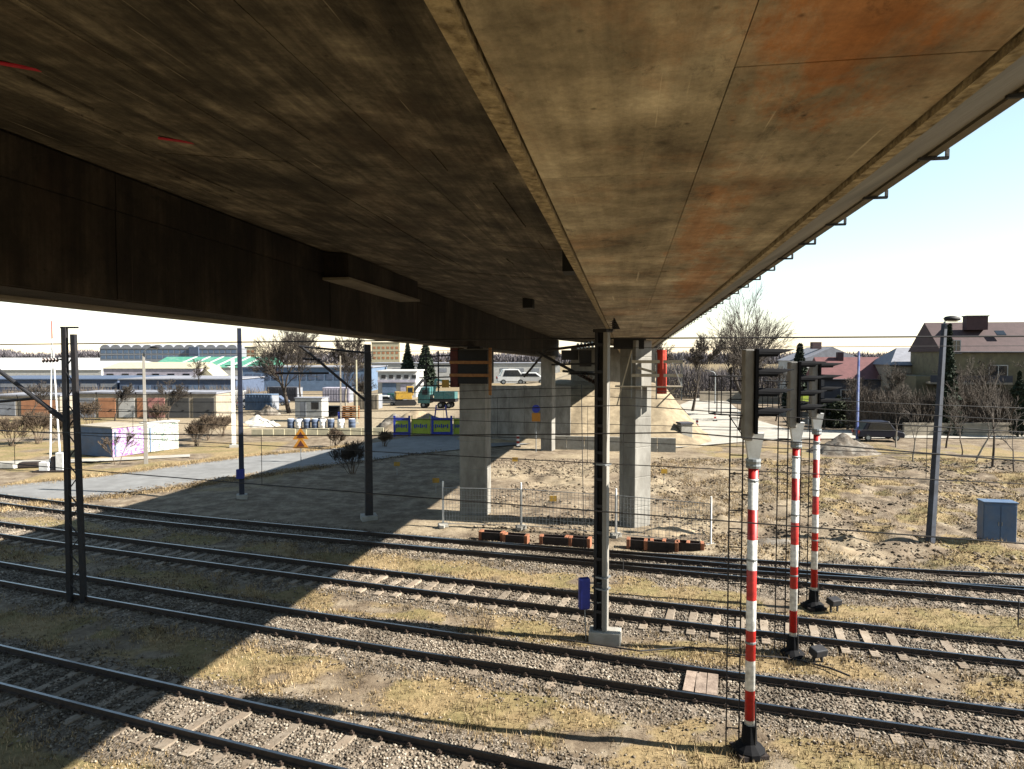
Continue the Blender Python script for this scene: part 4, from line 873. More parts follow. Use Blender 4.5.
# conifers: leaf-sized faces round a trunk
def conifer(label, loc, H_, W, seed, m='needle', n=2600, col=False, cat='tree', grp='conifers'):
    r_ = np.random.default_rng(seed); z = r_.random(n)**(.8 if col else .9)*H_; f = z/H_
    rad = (np.minimum(1, (1-f)*3.2)*(.75+.25*np.sin(z*3))*W/2 if col else (1-f)*W/2*(.65+.35*np.abs(np.sin(z*4.2))))*np.sqrt(r_.random(n))*1.05
    a = r_.random(n)*6.283; c = np.stack([np.cos(a)*rad, np.sin(a)*rad, z+.25-(0 if col else rad*.25)], 1); s_ = (.09+.10*r_.random(n))*max(1, W/2.6)
    d1 = r_.normal(size=(n,3)); d1 /= np.linalg.norm(d1,axis=1,keepdims=True); d2 = np.cross(d1, r_.normal(size=(n,3))); d2 /= np.linalg.norm(d2,axis=1,keepdims=True)
    V = np.stack([c+d1*s_[:,None]*1.4, c+d2*s_[:,None]*.6, c-d1*s_[:,None]*1.2, c-d2*s_[:,None]*.6], 1)
    t = thing('conifer' if grp == 'conifers' else 'hedge_bush', label, cat, loc, 0, grp)
    place(fast_mesh('crown', V.reshape(-1,3), np.arange(n*4).reshape(-1,4), M[m]), 'crown', t)
    MB().cyl((0,0,-.1),(0,0,H_*.93),W*.05+.03,.015,7).build('trunk', M['bark'], t); return t
conifer('pointed dark spruce behind the middle signal, left of the red roof', (45,108,0), 9.9, 6.0, 51, n=5200)
conifer('dark columnar cypress at the right edge below the house window', (53,72,0), 6.6, 1.5, 52, col=True)
conifer('second columnar cypress cut off by the right picture edge', (54.8,71,0), 6.4, 1.6, 53, col=True)
conifer('tall dark conifer against the left gable of the yellow house', (46.8,74,0), 11.6, 3.4, 54, n=4200)
conifer('left one of two far pointed spruces above the white shop', (-27.5,182,0), 11.2, 7.0, 55, n=3600)
conifer('right one of two far pointed spruces above the white shop', (-22.5,180,0), 12.4, 8.0, 56, n=3600)
for k, (px, Y, H_, W, lab) in enumerate(((838,82,3.6,3.4,'dark hedge bush behind the blue and white post'),(866,82,3.9,3.2,'dark hedge bush right behind the parked car'),(888,81,3.5,3.0,'dark hedge bush under the red roof'),(822,83,3.0,2.6,'green hedge bush behind the rear signal hoods'),(950,80,3.0,2.6,'dark bush below the house balcony'))):
    p = D(px, 430, Y); conifer(lab, (p.x, Y, -.2), H_, W, 60+k, 'hedge', 1500, True, 'hedge', 'hedge bushes along the street')

# ------------------------------------------------------------------ buildings
def building(name, label, cat, px0, px1, Y, ztop, d, wallm, roof='flat', roofm='r_grey', rise=1.5, rz=0, zbase=-.1, wins=(), winm='glass', over=.25, grp=None, framem=None, ridge='x'):
    """front wall spans the given columns at distance Y; wins = (fx, z, w, h) on the front, fx from -1 to 1"""
    a = D(px0, 400, Y); b = D(px1, 400, Y); w = b.x-a.x; t = thing(name, label, cat, ((a.x+b.x)/2, Y, 0), rz, grp)
    MB().box((0,d/2,(ztop+zbase)/2),(w,d,ztop-zbase)).build('wall', M[wallm], t)
    if roof == 'flat':
        MB().box((0,d/2,ztop+.12),(w+over*2,d+over*2,.24)).build('roof', M[roofm], t)
    elif roof == 'gable':
        b_ = MB()
        if ridge == 'x':
            b_.prism([(-w/2-over,-over,ztop),(-w/2-over,d+over,ztop),(-w/2-over,d/2,ztop+rise)], (1,0,0), w+2*over)
        else:
            b_.prism([(-w/2-over,-over,ztop),(w/2+over,-over,ztop),(0,-over,ztop+rise)], (0,1,0), d+2*over)
        b_.build('roof', M[roofm], t)
    elif roof == 'hip':
        q = rise*.9; b_ = MB(); b_.add([(-w/2-over,-over,ztop),(w/2+over,-over,ztop),(w/2+over,d+over,ztop),(-w/2-over,d+over,ztop),(-w/2+q,d/2,ztop+rise),(w/2-q,d/2,ztop+rise)], [(0,1,5,4),(2,3,4,5),(3,0,4),(1,2,5),(3,2,1,0)]); b_.build('roof', M[roofm], t)
    if framem:
        MB().cyl((-w/2-over,-over-.05,ztop-.06),(w/2+over,-over-.05,ztop-.06),.08,n=8).build('gutter', M['w_dark'], t); MB().cyl((w/2-.2,-.07,.1),(w/2-.2,-.07,ztop-.1),.05,n=6).build('downpipe', M['w_dark'], t)
    wm = {}
    for (fx, z, ww, hh) in wins:
        if (ww, hh) not in wm:
            wm[(ww,hh)] = MB().box((0,-.02,0),(ww,.08,hh)).mesh('pane', M[winm]); fb = MB()
            if framem:
                k = .09; fb.box((-ww/2,-.05,0),(k,.14,hh+k)); fb.box((ww/2,-.05,0),(k,.14,hh+k)); fb.box((0,-.05,hh/2),(ww-k,.14,k)); fb.box((0,-.05,-hh/2),(ww-k,.14,k)); fb.box((0,-.055,0),(k*.8,.12,hh-k)); wm[(ww,hh,1)] = fb.mesh('window_frame', M[framem])
        if framem:
            place(wm.setdefault((ww,'s'), MB().box((0,-.12,-hh/2-.10),(ww+.3,.26,.07)).mesh('sill', M['w_grey'])), 'sill', t, (fx*w/2, -.01, z))
            o = place(wm[(ww,hh,1)], 'window_frame', t, (fx*w/2, -.01, z)); place(wm[(ww,hh)], 'pane', o)
        else: place(wm[(ww,hh)], 'window', t, (fx*w/2, -.0, z))
    return t, w
# right: houses along the street
t, w = building('house','yellow house with a maroon roof and a broad dark chimney at the right edge','house', 950, 1120, 79, 9.0, 10, 'w_yellow','gable','r_maroon',3.6, rz=R(-11), framem='w_white', wins=[(-.40,6.55,1.9,1.7),(.12,6.55,1.9,1.7),(.5,6.55,1.9,1.7),(-.86,9.6,.9,1.4),(-.9,2.3,1.5,1.6),(-.55,2.0,1.0,1.9),(-.1,2.2,1.6,1.5)])
MB().box((-w/2+4.6,3.0,12.4),(2.3,1.1,1.6)).build('chimney', M['chimney'], t); MB().box((-w/2+4.6,3.0,13.25),(2.5,1.3,.12)).build('chimney_cap', M['w_dark'], t)
MB().box((-w/2+2.5,-.7,5.35),(8.5,1.5,.22)).build('balcony_slab', M['w_beige'], t); MB().box((-w/2+2.5,-1.4,5.85),(8.5,.06,.8)).build('balcony_railing', M['w_dark'], t)
for fx, zz in ((.22,10.6),(-.3,11.2)): MB().box((fx*w/2, 1.9, zz),(1.0,.9,.08),rx=R(35)).build('roof_window', M['glass'], t)
MB().box((-w/2-1.4,4,3.0),(2.8,8,6.2)).build('side_wing', M['w_yellow'], t)
t, w = building('house','grey house with a low pale roof, left of the yellow house','house', 893, 950, 90, 7.3, 9, 'w_beige','hip','r_grey',2.3, rz=R(-11), framem='w_white', wins=[(-.35,4.9,1.3,1.3),(.3,4.9,1.3,1.3),(.2,1.9,1.2,1.4)])
MB().prism([(-w/2,-3.5,4.6),(w/2+1.0,-3.5,4.6),(w/2+1.0,0,6.0),(-w/2,0,6.0)], (0,0,1), .18).build('lean_to_roof', M['r_tile'], t); MB().box((.4,-1.6,2.2),(w,3.1,4.6)).build('lean_to_wall', M['w_beige'], t)
t, w = building('house','house with a brick-red tiled roof behind the parked car','house', 826, 893, 95, 5.3, 9, 'w_dark','gable','r_red',3.0, rz=R(-9), framem='w_white', wins=[(-.4,3.2,1.2,1.2),(.4,3.2,1.2,1.2)])
MB().box((-1.5,4,8.4),(.8,.8,1.2)).build('chimney', M['chimney'], t)
t, w = building('house','far grey gabled house with chimney above the red roof','house', 800, 862, 120, 7.6, 10, 'w_white','gable','r_grey',2.4, ridge='y', wins=[(-.2,6.0,1.2,1.3),(.3,6.0,1.2,1.3)])
MB().box((-1.5,3,10.3),(1.6,1.0,1.2)).build('chimney', M['chimney'], t)
building('garden_wall','pale garden wall along the far side of the street','wall', 905, 1100, 73, 1.15, .3, 'w_beige','flat','w_beige', over=.04)
# left: garages, sheds, warehouses
def garage(px0, px1, label, doorm, Y=94, h=3.3):
    t, w = building('garage', label, 'garage', px0, px1, Y, h, 6, 'w_beige','flat','r_grey', over=.12, grp='row of garages')
    d = MB().box((0,-.04,h*.43),(w*.84,.10,h*.80)).build('door', M[doorm], t); MB().box((w*.2,-.12,1.1),(.3,.06,.08)).build('handle', M['darksteel'], d)
for px0, px1, lab, dm in ((76,96.6,'garage with a grey door behind the purple graffiti shed','w_grey'),(97,117,'garage with an orange door, left of the white-doored garage','w_orange'),(117.4,136,'garage with a white door between two orange ones','w_white'),(136.4,146,'narrow garage with an orange door next to the lamp post','w_orange'),(146.4,166,'garage with a salmon pink door right of the lamp post','w_pink'),
                      (166.4,191,'garage with a dark door right of the pink one','door_dark'),(191.4,216,'last garage with a dark door at the right end of the row','door_dark')): garage(px0, px1, lab, dm)
garage(18, 60, 'low garage with a wide orange door at the far left', 'w_orange', 97, 2.8); garage(-6, 17, 'low grey garage at the left picture edge', 'w_grey', 97, 2.8)
def shed(label, cx, cy, w, d, h, rot, side, front, roofm):
    p = G(cx, cy, 0); t = thing('graffiti_shed', label, 'shed', p, rot, 'sheds by the road')
    # local: near corner at origin, lit face along +x, shaded face along +y
    MB().box((w/2,d/2,h/2),(w,d,h)).build('wall', M[side], t); MB().box((w/2,-.02,h/2),(w-.02,.04,h-.05)).build('graffiti_front', M[front], t); MB().box((w/2,d/2,h+.06),(w+.2,d+.2,.12)).build('roof', M[roofm], t)
    MB().box((.25,-.06,h*.45),(.12,.05,h*.85)).build('door_post', M['w_blue'], t)
shed('low shed with purple graffiti on white and a blue shaded side', 112.5, 457.5, 2.9, 4.2, 2.45, R(65), 'w_blueshade', 'graf1', 'w_beige')
shed('white shed with dark green scrawled graffiti, right of the purple one', 147.5, 452.5, 3.0, .9, 2.5, R(60), 'w_blueshade', 'graf2', 'w_white')
building('warehouse','long dark blue flat roofed hall behind the garages','warehouse', -60, 118, 150, 3.2, 25, 'r_navy','flat','r_navy', wins=[(fx,2.0,3.5,.8) for fx in np.linspace(-.9,.9,9)], winm='w_grey')
building('warehouse','dark navy hall with a pale lower wall, right of the lamp post','warehouse', 120, 236, 148, 3.3, 22, 'r_navy','flat','r_grey', wins=[(fx,1.6,2.4,1.0) for fx in np.linspace(-.85,.85,7)], winm='w_blue')
building('greenhouse','very long low white roofed greenhouse at the far left','greenhouse', -80, 102, 250, 3.2, 60, 'w_white','gable','r_white',3.0)
building('greenhouse','second far white hall just under the tree line','greenhouse', -60, 120, 420, 4.2, 60, 'w_white','gable','r_white',2.6)
building('workshop','pale workshop with a row of small dark windows','workshop', 104, 196, 205, 4.6, 18, 'w_lilac','gable','w_cream',1.8, wins=[(fx,2.6,2.0,1.0) for fx in np.linspace(-.85,.8,6)])
building('workshop','small cream gable hut in front of the green roof','workshop', 197, 214, 195, 2.6, 10, 'w_cream','gable','w_cream',2.3, ridge='y', over=.1)
t, w = building('warehouse','hall with a bright green roof and white roof strips','warehouse', 150, 262, 260, 3.9, 28, 'w_white','gable','r_green',4.0)
for fx in (-.55,-.3,-.05,.2,.45,.7):
    MB().bar((fx*w/2-1,-.1,4.0),(fx*w/2+2.0,13.8,7.95),1.1,.14).build('roof_strip', M['r_white'], t)
t, w = building('factory','long grey two storey block with a scalloped roofline on the horizon','factory', 101, 238, 400, 12.2, 14, 'w_grey','flat','w_grey', wins=[(fx,z,2.6,2.0) for z in (7.4,10.6) for fx in np.linspace(-.95,.95,24) if abs(fx-.38) > .07], winm='w_blue')
MB().box((.38*w/2,-.5,9.2),(5.5,1.4,8.0)).build('stair_tower', M['r_navy'], t)
for k in range(13):
    x = -w/2+w*(k+.5)/13; b = MB(); b.prism([(x-w/26*.96,0,12.45)]+[(x+math.cos(a)*w/26*.96,0,12.45+math.sin(a)*2.2) for a in np.linspace(math.pi,0,9)][1:-1]+[(x+w/26*.96,0,12.45)], (0,1,0), 12); b.build('roof_vault', M['w_grey'], t)
building('warehouse','blue office hall with small windows behind the big forked tree','warehouse', 243, 372, 165, 5.6, 20, 'w_blue','flat','r_grey', wins=[(fx,3.4,1.6,1.4) for fx in np.linspace(-.9,.9,14)], winm='r_navy')
building('apartment_block','cream apartment tower left of the big forked tree','apartment block', 243, 257, 420, 13.5, 14, 'w_cream','flat','w_beige', wins=[(fx,z,1.6,1.4) for z in (8.0,10.8) for fx in (-.6,-.1,.5)], winm='w_orange')
building('apartment_block','cream apartment block above the white shop','apartment block', 372, 400, 380, 15.5, 14, 'w_cream','flat','w_beige', wins=[(fx,z,1.4,1.3) for z in (7.0,9.8,12.6) for fx in np.linspace(-.8,.8,6)], winm='w_orange')
t, w = building('shop','white shop with a purple sign band and glass front','shop', 378, 416, 140, 5.2, 12, 'w_white','flat','r_white', wins=[(fx,4.2,.9,.7) for fx in np.linspace(-.7,.9,5)])
MB().box((0,-.25,3.3),(w,.4,.5)).build('sign_band', M['w_lilac'], t); MB().box((-.2*w,-.12,1.5),(w*.36,.2,2.8)).build('shop_window', M['w_blue'], t); MB().box((.25*w,-.12,1.4),(w*.3,.2,2.6)).build('door', M['w_lilac'], t)
building('warehouse','long pale hall closing the view behind the teal truck','warehouse', 372, 560, 210, 6.0, 15, 'w_white','flat','r_grey', wins=[(fx,4.0,2.5,1.2) for fx in np.linspace(-.9,.9,12)], winm='w_grey')
building('wall','grey garden wall strip beyond the bridge end','wall', 700, 800, 128, 1.6, .4, 'w_beige','flat','w_beige', over=.05)
# distant woods on the horizon
def wood(name, x0, x1, Y, h0, h1, seed, n, dep=30, wd=.16, ln=2.2, colr=(.17,.15,.155)):
    """a mass of bare twigs: thin upright slivers thinning out towards an uneven top"""
    r_ = np.random.default_rng(seed); x = x0+(x1-x0)*r_.random(n); q = (h0+h1); f = (vnoise(x, x*0, q*1.6, seed)*.6+vnoise(x, x*0, q*.5, seed+1)*.4); z = r_.random(n)**.8*(h0+(h1-h0)*f)*(.8+.25*r_.random(n)); y = Y+r_.random(n)*dep
    L_ = ln*(.5+r_.random(n)); dx = r_.normal(0,.35,n)*L_; dy = r_.normal(0,.3,n)*L_; a = r_.random(n)*6.283; wx = np.cos(a)*wd; wy = np.sin(a)*wd
    V = np.stack([np.stack([x-wx,y-wy,z-.2],1), np.stack([x+wx,y+wy,z-.2],1), np.stack([x+dx,y+dy,z+L_],1)],1)
    return stuff(place(fast_mesh(name, V.reshape(-1,3), np.arange(n*3).reshape(-1,3), mat('bare_wood_'+str(seed), colr, tuple(c*.6 for c in colr), .2, .95)), name))
o = wood('far_woods', -900, -380, 720, 6, 15, 71, 26000, wd=.5, ln=3.5, colr=(.22,.20,.22)); tag(o, 'brown bare wood along the horizon at the far left', 'wood')
o = wood('far_woods', -330, 620, 640, 5, 11, 72, 40000, wd=.5, ln=3.0, colr=(.24,.22,.24)); tag(o, 'low bare wood along the horizon behind the town', 'wood')
o = wood('thicket', 22, 62, 135, 3.5, 8.5, 73, 15000, 14, .05, 1.5); tag(o, 'tangled bare thicket beyond the side road, behind the large bare tree', 'thicket')
o = wood('thicket', -110, -42, 112, 1.5, 4.0, 74, 9000, 8, .04, 1.0, (.20,.16,.12)); tag(o, 'low brown thicket growing behind the row of garages', 'thicket')
o = wood('thicket', 38, 68, 75.5, 1.5, 6.0, 75, 13000, 3, .028, 1.3, (.18,.14,.11)); tag(o, 'bare garden thicket in front of the houses at right', 'thicket')

# ------------------------------------------------------------------ things standing about the yard and road
# road sign with two stacked triangles
p = G(301, 463, 0); t = thing('road_sign', 'road sign of two stacked orange triangles on a post by the road', 'sign', p, R(8))
MB().cyl((0,0,0),(0,0,2.75),.035,n=8).build('post', M['galv'], t)
for z in (1.45, 2.15):
    MB().prism([(-.62,-.05,z-.25),(.62,-.05,z-.25),(0,-.05,z+.70)], (0,1,0), .03).build('sign_plate', M['signor'], t); MB().prism([(-.30,-.062,z-.12),(.30,-.062,z-.12),(0,-.062,z+.36)], (0,1,0), .01).build('symbol', M['maroon'], t)
# raised level crossing barrier
p = G(55, 471, 0); t = thing('crossing_barrier', 'raised white and red level crossing barrier boom at the left', 'barrier', p, 0)
for x0 in (-.35,.42): MB().cyl((x0,0,.4),(.02 if x0 < 0 else .10,0,9.2),.075,.05,8).build('boom_leg', M['white'], t)
MB().cyl((.06,0,9.0),(.06,0,11.3),.05,.03,8).build('boom_tip', M['boomstripes'], t)
for z in (2,3.8,5.6,7.2): MB().bar((-.3*(1-z/9.5),0,z),(.4*(1-z/11),0,z+.5),.04).build('lacing_bar', M['white'], t)
MB().box((.55,-.1,.75),(.55,.5,1.3)).build('drive_cabinet', M['white'], t, bevel=.03); MB().box((-.55,-.2,.35),(.7,.5,.7)).build('counterweight_box', M['white'], t, bevel=.03); MB().box((.1,-.02,.55),(.35,.6,1.1)).build('pivot', M['darksteel'], t); MB().box((0,-.1,.04),(2.4,1.2,.12)).build('base_slab', M['troughdark'], t)
for px, py, lab in ((8,468,'grey rubble slab lying in the grass at the left edge'),(30,467,'dark rubble slab lying left of the barrier')):
    o = MB().box((0,0,.2),(1.6,.8,.4),R(random.uniform(-20,20)),taper=.8).build('rubble_slab', M['concrete'] if px < 20 else M['troughdark'], bevel=.06); o.location = G(px, py, 0); tag(o, lab, 'slab', 'rubble slabs in the grass')
# banner fence panels across the road
for k, (px0, px1, bm, fm, lab) in enumerate(((394,410,'limeban','blueban','blue framed banner panel with a lime centre, leftmost in the barrier row'),(411.5,430.5,'limeban','limeban','plain lime green banner panel in the barrier row'),(432,452,'limeban','blueban','blue framed banner panel nearest the wide left pier'),(453.5,462,'limeban','limeban','narrow lime banner panel half hidden by the wide pier'))):
    a = G(px0, 436.5, 0); b_ = G(px1, 436.5, 0); w = b_.x-a.x; t = thing('banner_panel', lab, 'banner', ((a.x+b_.x)/2, a.y, 0), 0, 'banners across the road')
    MB().box((0,0,1.05),(w-.1,.04,1.6)).build('banner', M[bm], t)
    for x in (-w/2+.06, w/2-.06): MB().box((x,-.03,1.1),(.22 if fm == 'blueban' else .08,.08,2.2)).build('post', M[fm], t)
    for z in (.35, 1.85): MB().box((0,-.03,z),(w-.2,.07,.28 if fm == 'blueban' else .06)).build('rail', M[fm], t)
    tx = MB()
    for q in range(7): tx.box((-w*.32+w*.1*q, -.05, 1.1+.04*(q%2)),(w*.06,.02,.42-.1*(q%3)))
    stuff(tx.build('lettering', M['blueban'], t))
for px, py in ((444,436),):
    t = thing('swing_frame', 'blue pointed frame standing behind the lime banners', 'frame', (G(441,433,0).x, G(441,433,0).y, 0), 0)
    for s_ in (-1,1): MB().bar((s_*.9,0,0),(s_*.5,0,3.1),.14).build('frame_leg', M['blueban'], t)
    MB().bar((-.5,0,2.6),(.5,0,2.6),.12).build('cross_bar', M['blueban'], t)
# drums in a row, trailer, pallets, container
dl = ['first navy drum of the row beside the road','second drum of the row, white','third drum of the row, navy','fourth drum of the row, navy','fifth drum of the row, white','sixth drum of the row, navy','seventh drum of the row, white','last drum of the row, navy, by the thin pole']
for k, (px, lab) in enumerate(zip((291,299,307,315,323,331,341,352), dl)):
    p = G(px, 428, 0); t = thing('drum', lab, 'drum', p, 0, 'drums in a row by the road'); MB().lathe((0,0,0), [(.40,0),(.42,.03),(.42,.33),(.44,.36),(.42,.39),(.42,.70),(.44,.73),(.42,.76),(.42,1.07),(.36,1.08)], 12).build('barrel', M['r_navy'] if k in (0,2,3,5,7) else M['white'], t, True); MB().lathe((0,0,.98),[(.37,0),(.37,.12)],12).build('lid', M['white'] if k in (0,2,3,5,7) else M['r_navy'], t)
p = G(312, 421, 0); t = thing('site_trailer', 'white site office trailer under the big forked tree', 'trailer', p, R(-6)); MB().box((0,0,1.75),(3.6,2.3,2.5)).build('body', M['w_white'], t, bevel=.05); MB().box((0,0,3.06),(3.75,2.45,.12)).build('roof', M['r_grey'], t); MB().box((.9,-1.17,2.1),(1.0,.06,.9)).build('window', M['glass'], t); MB().box((-.7,-1.17,1.6),(.8,.06,1.9)).build('door', M['w_grey'], t)
for x in (-1.1,1.1): MB().cyl((x,-1.1,.42),(x,-.9,.42),.40,n=14).build('wheel', M['tyre'], t)
p = G(332, 417, 0); t = thing('skip_container', 'black open skip container right of the white trailer', 'container', p, 0); MB().prism([(-.8,-.6,.15),(.8,-.6,.15),(1.15,-.6,1.5),(-1.15,-.6,1.5)], (0,1,0), 1.3).build('body', M['black'], t); MB().box((0,.05,1.5),(2.4,1.45,.10)).build('rim', M['darksteel'], t)
p = G(351, 419, 0); t = thing('pallet_stack', 'stack of orange-brown wooden pallets left of the dark cantilever mast', 'pallets', p, R(6))
for k in range(7): MB().box((0,0,.12+k*.26),(2.2,1.3,.10),R(random.uniform(-3,3))).build('pallet', M['planks'], t)
for k in range(6):
    for x in (-.9,0,.9): MB().box((x,0,.245+k*.26),(.18,1.2,.14)).build('block', M['troughdark'], t)
MB().box((-1.35,-.2,.5),(.6,.6,1.0)).build('blue_crate', M['blueban'], t)
t = thing('low_wall', 'low concrete kerb wall along the yard behind the road sign', 'wall', (0,0,0))
for k in range(12):
    a = G(252+k*11, 436-k*.15, 0); b_ = G(262.6+k*11, 436-k*.15, 0); MB().bar((a.x,a.y,.35),(b_.x,b_.y,.35),.3,.75).build('concrete_block', M['w_cream'], t)
# sand heap, excavator and truck behind the banners
def heap(label, px, py, w, h, mm2, seed, name='earth_heap'):
    p = G(px, py, 0); us = np.linspace(-1,1,26); U, V_ = np.meshgrid(us, us); r_ = np.sqrt(U**2+V_**2); Z = np.clip(1-r_,0,1)**.8*h*(.75+.5*vnoise(U*3+9,V_*3+9,1,seed)) + (vnoise(U*9+40,V_*9+40,1,seed+1)-.5)*h*.25*(r_ < .95) - .1
    k = np.arange(U.size).reshape(U.shape); q = np.stack([k[:-1,:-1],k[:-1,1:],k[1:,1:],k[1:,:-1]],-1).reshape(-1,4)
    o = place(fast_mesh(name, np.stack([(U*w/2).ravel(),(V_*w*.35).ravel(),Z.ravel()],1), q, mm2, True), name, loc=p); return tag(o, label, 'heap', 'heaps of soil')
sm = mat('heap_sand', (.46,.36,.235), (.31,.235,.15), 1.5, .95, .5, 8); dm = mat('heap_soil', (.20,.16,.12), (.10,.08,.06), 2.2, .95, .6, 9, stain=(.45,.43,.38), sscale=1.1, samount=.6)
heap('white rubble heap beside the white pole', 258, 426, 5.5, 1.3, mat('heap_rubble', (.72,.69,.62), (.40,.36,.30), 3, .95, .6, 9), 87); heap('pale earth heap behind the white concrete pole', 228, 428, 5, 1.4, sm, 88); heap('dark timber and earth heap behind the low wall', 268, 415, 4.0, 1.5, dm, 89)
heap('sand heap behind the banner panels', 418, 428, 9, 2.2, sm, 81); heap('brown soil heap left of the sand heap', 400, 428, 6, 1.9, dm, 82)
heap('dark soil and rubble heap in front of the parked car', 843, 452, 6.5, 1.5, dm, 83); heap('small pale sand heap at the foot of the corner-on pier', 668, 532, 3.2, .45, sm, 84); heap('low sand heap beside the points at right', 838, 555, 3.8, .42, sm, 85); heap('flat spoil heap right of the ladder foot', 775, 545, 3.0, .4, dm, 86)
p = D(405,405,118); t = thing('excavator', 'yellow excavator working behind the sand heap', 'excavator', (p.x,118,0), R(15))
for y in (-.9,.9): MB().prism([(-1.6,y-.25,.0),(1.6,y-.25,0),(1.9,y-.25,.4),(1.6,y-.25,.85),(-1.6,y-.25,.85),(-1.9,y-.25,.4)], (0,1,0), .5).build('crawler', M['tyre'], t)
MB().box((-.3,0,1.7),(2.8,2.3,1.3)).build('body', M['yellow'], t, bevel=.1); cb = MB().box((.75,-.6,2.5),(1.2,1.0,1.6)).build('cab', M['yellow'], t, bevel=.08); MB().box((.8,-1.12,2.6),(.8,.04,.9)).build('window', M['glass'], cb)
MB().bar((1.0,.3,1.8),(3.2,.3,4.4),.35,.45).build('boom', M['darksteel'], t); MB().bar((3.2,.3,4.4),(4.3,.3,2.2),.28,.35).build('stick', M['darksteel'], t); MB().prism([(4.0,-.2,2.3),(4.7,-.2,2.2),(4.5,-.2,1.5),(3.9,-.2,1.5)], (0,1,0), 1.0).build('bucket', M['darksteel'], t)
p = D(437,405,112); t = thing('crane_truck', 'teal truck with a folded crane behind the banner panels', 'truck', (p.x,112,0), R(-8))
cb = MB().prism([(-2.9,-1.15,.8),(-.9,-1.15,.8),(-.9,-1.15,3.4),(-2.3,-1.15,3.4),(-2.9,-1.15,2.2)], (0,1,0), 2.3).build('cab', M['teal'], t, bevel=.05); MB().box((-1.7,-1.17,2.6),(.9,.06,.8)).build('window', M['glass'], cb)
MB().box((1.2,0,1.3),(4.2,2.3,.5)).build('chassis', M['darksteel'], t); MB().box((1.5,0,2.1),(3.4,2.3,1.2)).build('load_bed', M['teal'], t); MB().bar((-.5,0,2.0),(-.2,0,4.6),.35).build('crane_post', M['teal'], t); MB().bar((-.2,0,4.6),(2.6,0,4.2),.3).build('crane_arm', M['teal'], t)
for x in (-2.0,.8,2.2):
    for y in (-1.05,.85):
        wh = MB().cyl((x,y,.52),(x,y+.25,.52),.52,n=14).build('wheel', M['tyre'], t); MB().cyl((x,y-.02,.52),(x,y,.52),.24,n=10).build('rim', M['galv'], wh)
# parked car by the street
def car(label, loc, rz, m, h=1.65, L_=4.3):
    t = thing('parked_car', label, 'car', loc, rz, 'cars'); w = 1.78; x = L_/2
    pr = [(-x,.38),(-x+.05,.95),(-x+.35,1.08),(-x+.75,h-.08),(-x+1.1,h),(x*.30,h),(x*.62,1.02),(x-.15,.88),(x,.65),(x-.03,.34)]
    MB().prism([(a,-w/2,z) for a, z in pr], (0,1,0), w).build('body', m, t, bevel=.07)
    for s_ in (-1,1):
        gw = MB().prism([(-x+.78,s_*(w/2+.004)-.012,1.06),(-x+1.08,s_*(w/2+.004)-.012,h-.12),(x*.26,s_*(w/2+.004)-.012,h-.12),(x*.52,s_*(w/2+.004)-.012,1.04)], (0,1,0), .024).build('side_window', M['glass'], t)
        for a in (-x+.85, x-.85):
            wl_ = MB().cyl((a,s_*(w/2-.10),.33),(a,s_*(w/2+.03),.33),.33,n=16).build('wheel', M['tyre'], t); MB().cyl((a,s_*(w/2+.03),.33),(a,s_*(w/2+.05),.33),.19,n=12).build('rim', M['galv'], wl_)
        MB().box((-x+.02,s_*.72,.86),(.08,.26,.32)).build('tail_light', M['red'], t); MB().box((x-.10,s_*.66,.70),(.1,.3,.16)).build('headlight', M['white'], t)
    return t
p = G(878, 440, .08); car('dark navy parked car on the street at right', (p.x,p.y,.08), R(-4), M['carpaint'], 1.95, 4.4)
vw = mat('white_van_paint', (.78,.78,.77), (.70,.70,.69), 2, .3)
for px, Y, lab, rz in ((513,92,'white van parked on the bank behind the wide left pier',R(5)),(531,92,'white car parked on the bank left of the rear pier',R(-3))):
    p = D(px, 383, Y); car(lab, (p.x, Y, 4.72), rz, vw, 2.0 if px < 520 else 1.55, 4.4)
for px, Y, lab, rz, mm2 in ((252,112,'grey car parked in the yard behind the rubble heap',R(10),'w_grey'),(386,118,'white car parked in front of the white shop',R(-5),'w_white'),(276,118,'navy car parked left of the big forked tree',R(4),'r_navy')):
    p = D(px, 400, Y); car(lab, (p.x, Y, 0), rz, M[mm2])
for px, Y, w, h, mm2, lab in ((262,108,4.5,2.5,'w_blue','blue storage container behind the rubble heap'),(228,116,5.5,2.6,'w_white','white storage container behind the white concrete pole'),(368,110,4.0,2.4,'w_beige','beige storage container behind the dark cantilever mast'),(397,128,3.0,1.5,'teal','low teal skip in front of the white shop'),(285,130,6.0,2.6,'w_dark','dark storage container under the blue office hall'),(338,126,5.0,2.7,'w_lilac','pale lilac storage container right of the trailer')):
    p = D(px, 400, Y); t = thing('storage_container', lab, 'container', (p.x, Y, 0), R(random.uniform(-12,12)), 'storage containers in the yard'); MB().box((0,0,h/2),(w,2.3,h)).build('body', M[mm2], t, bevel=.04)
    for k in range(int(w/.5)): MB().box((-w/2+.3+k*.5,-1.17,h/2),(.12,.06,h*.86)).build('rib', M[mm2], t)
    MB().box((w/2+.03,0,h/2),(.05,2.1,h*.9)).build('door', M['w_grey'], t)
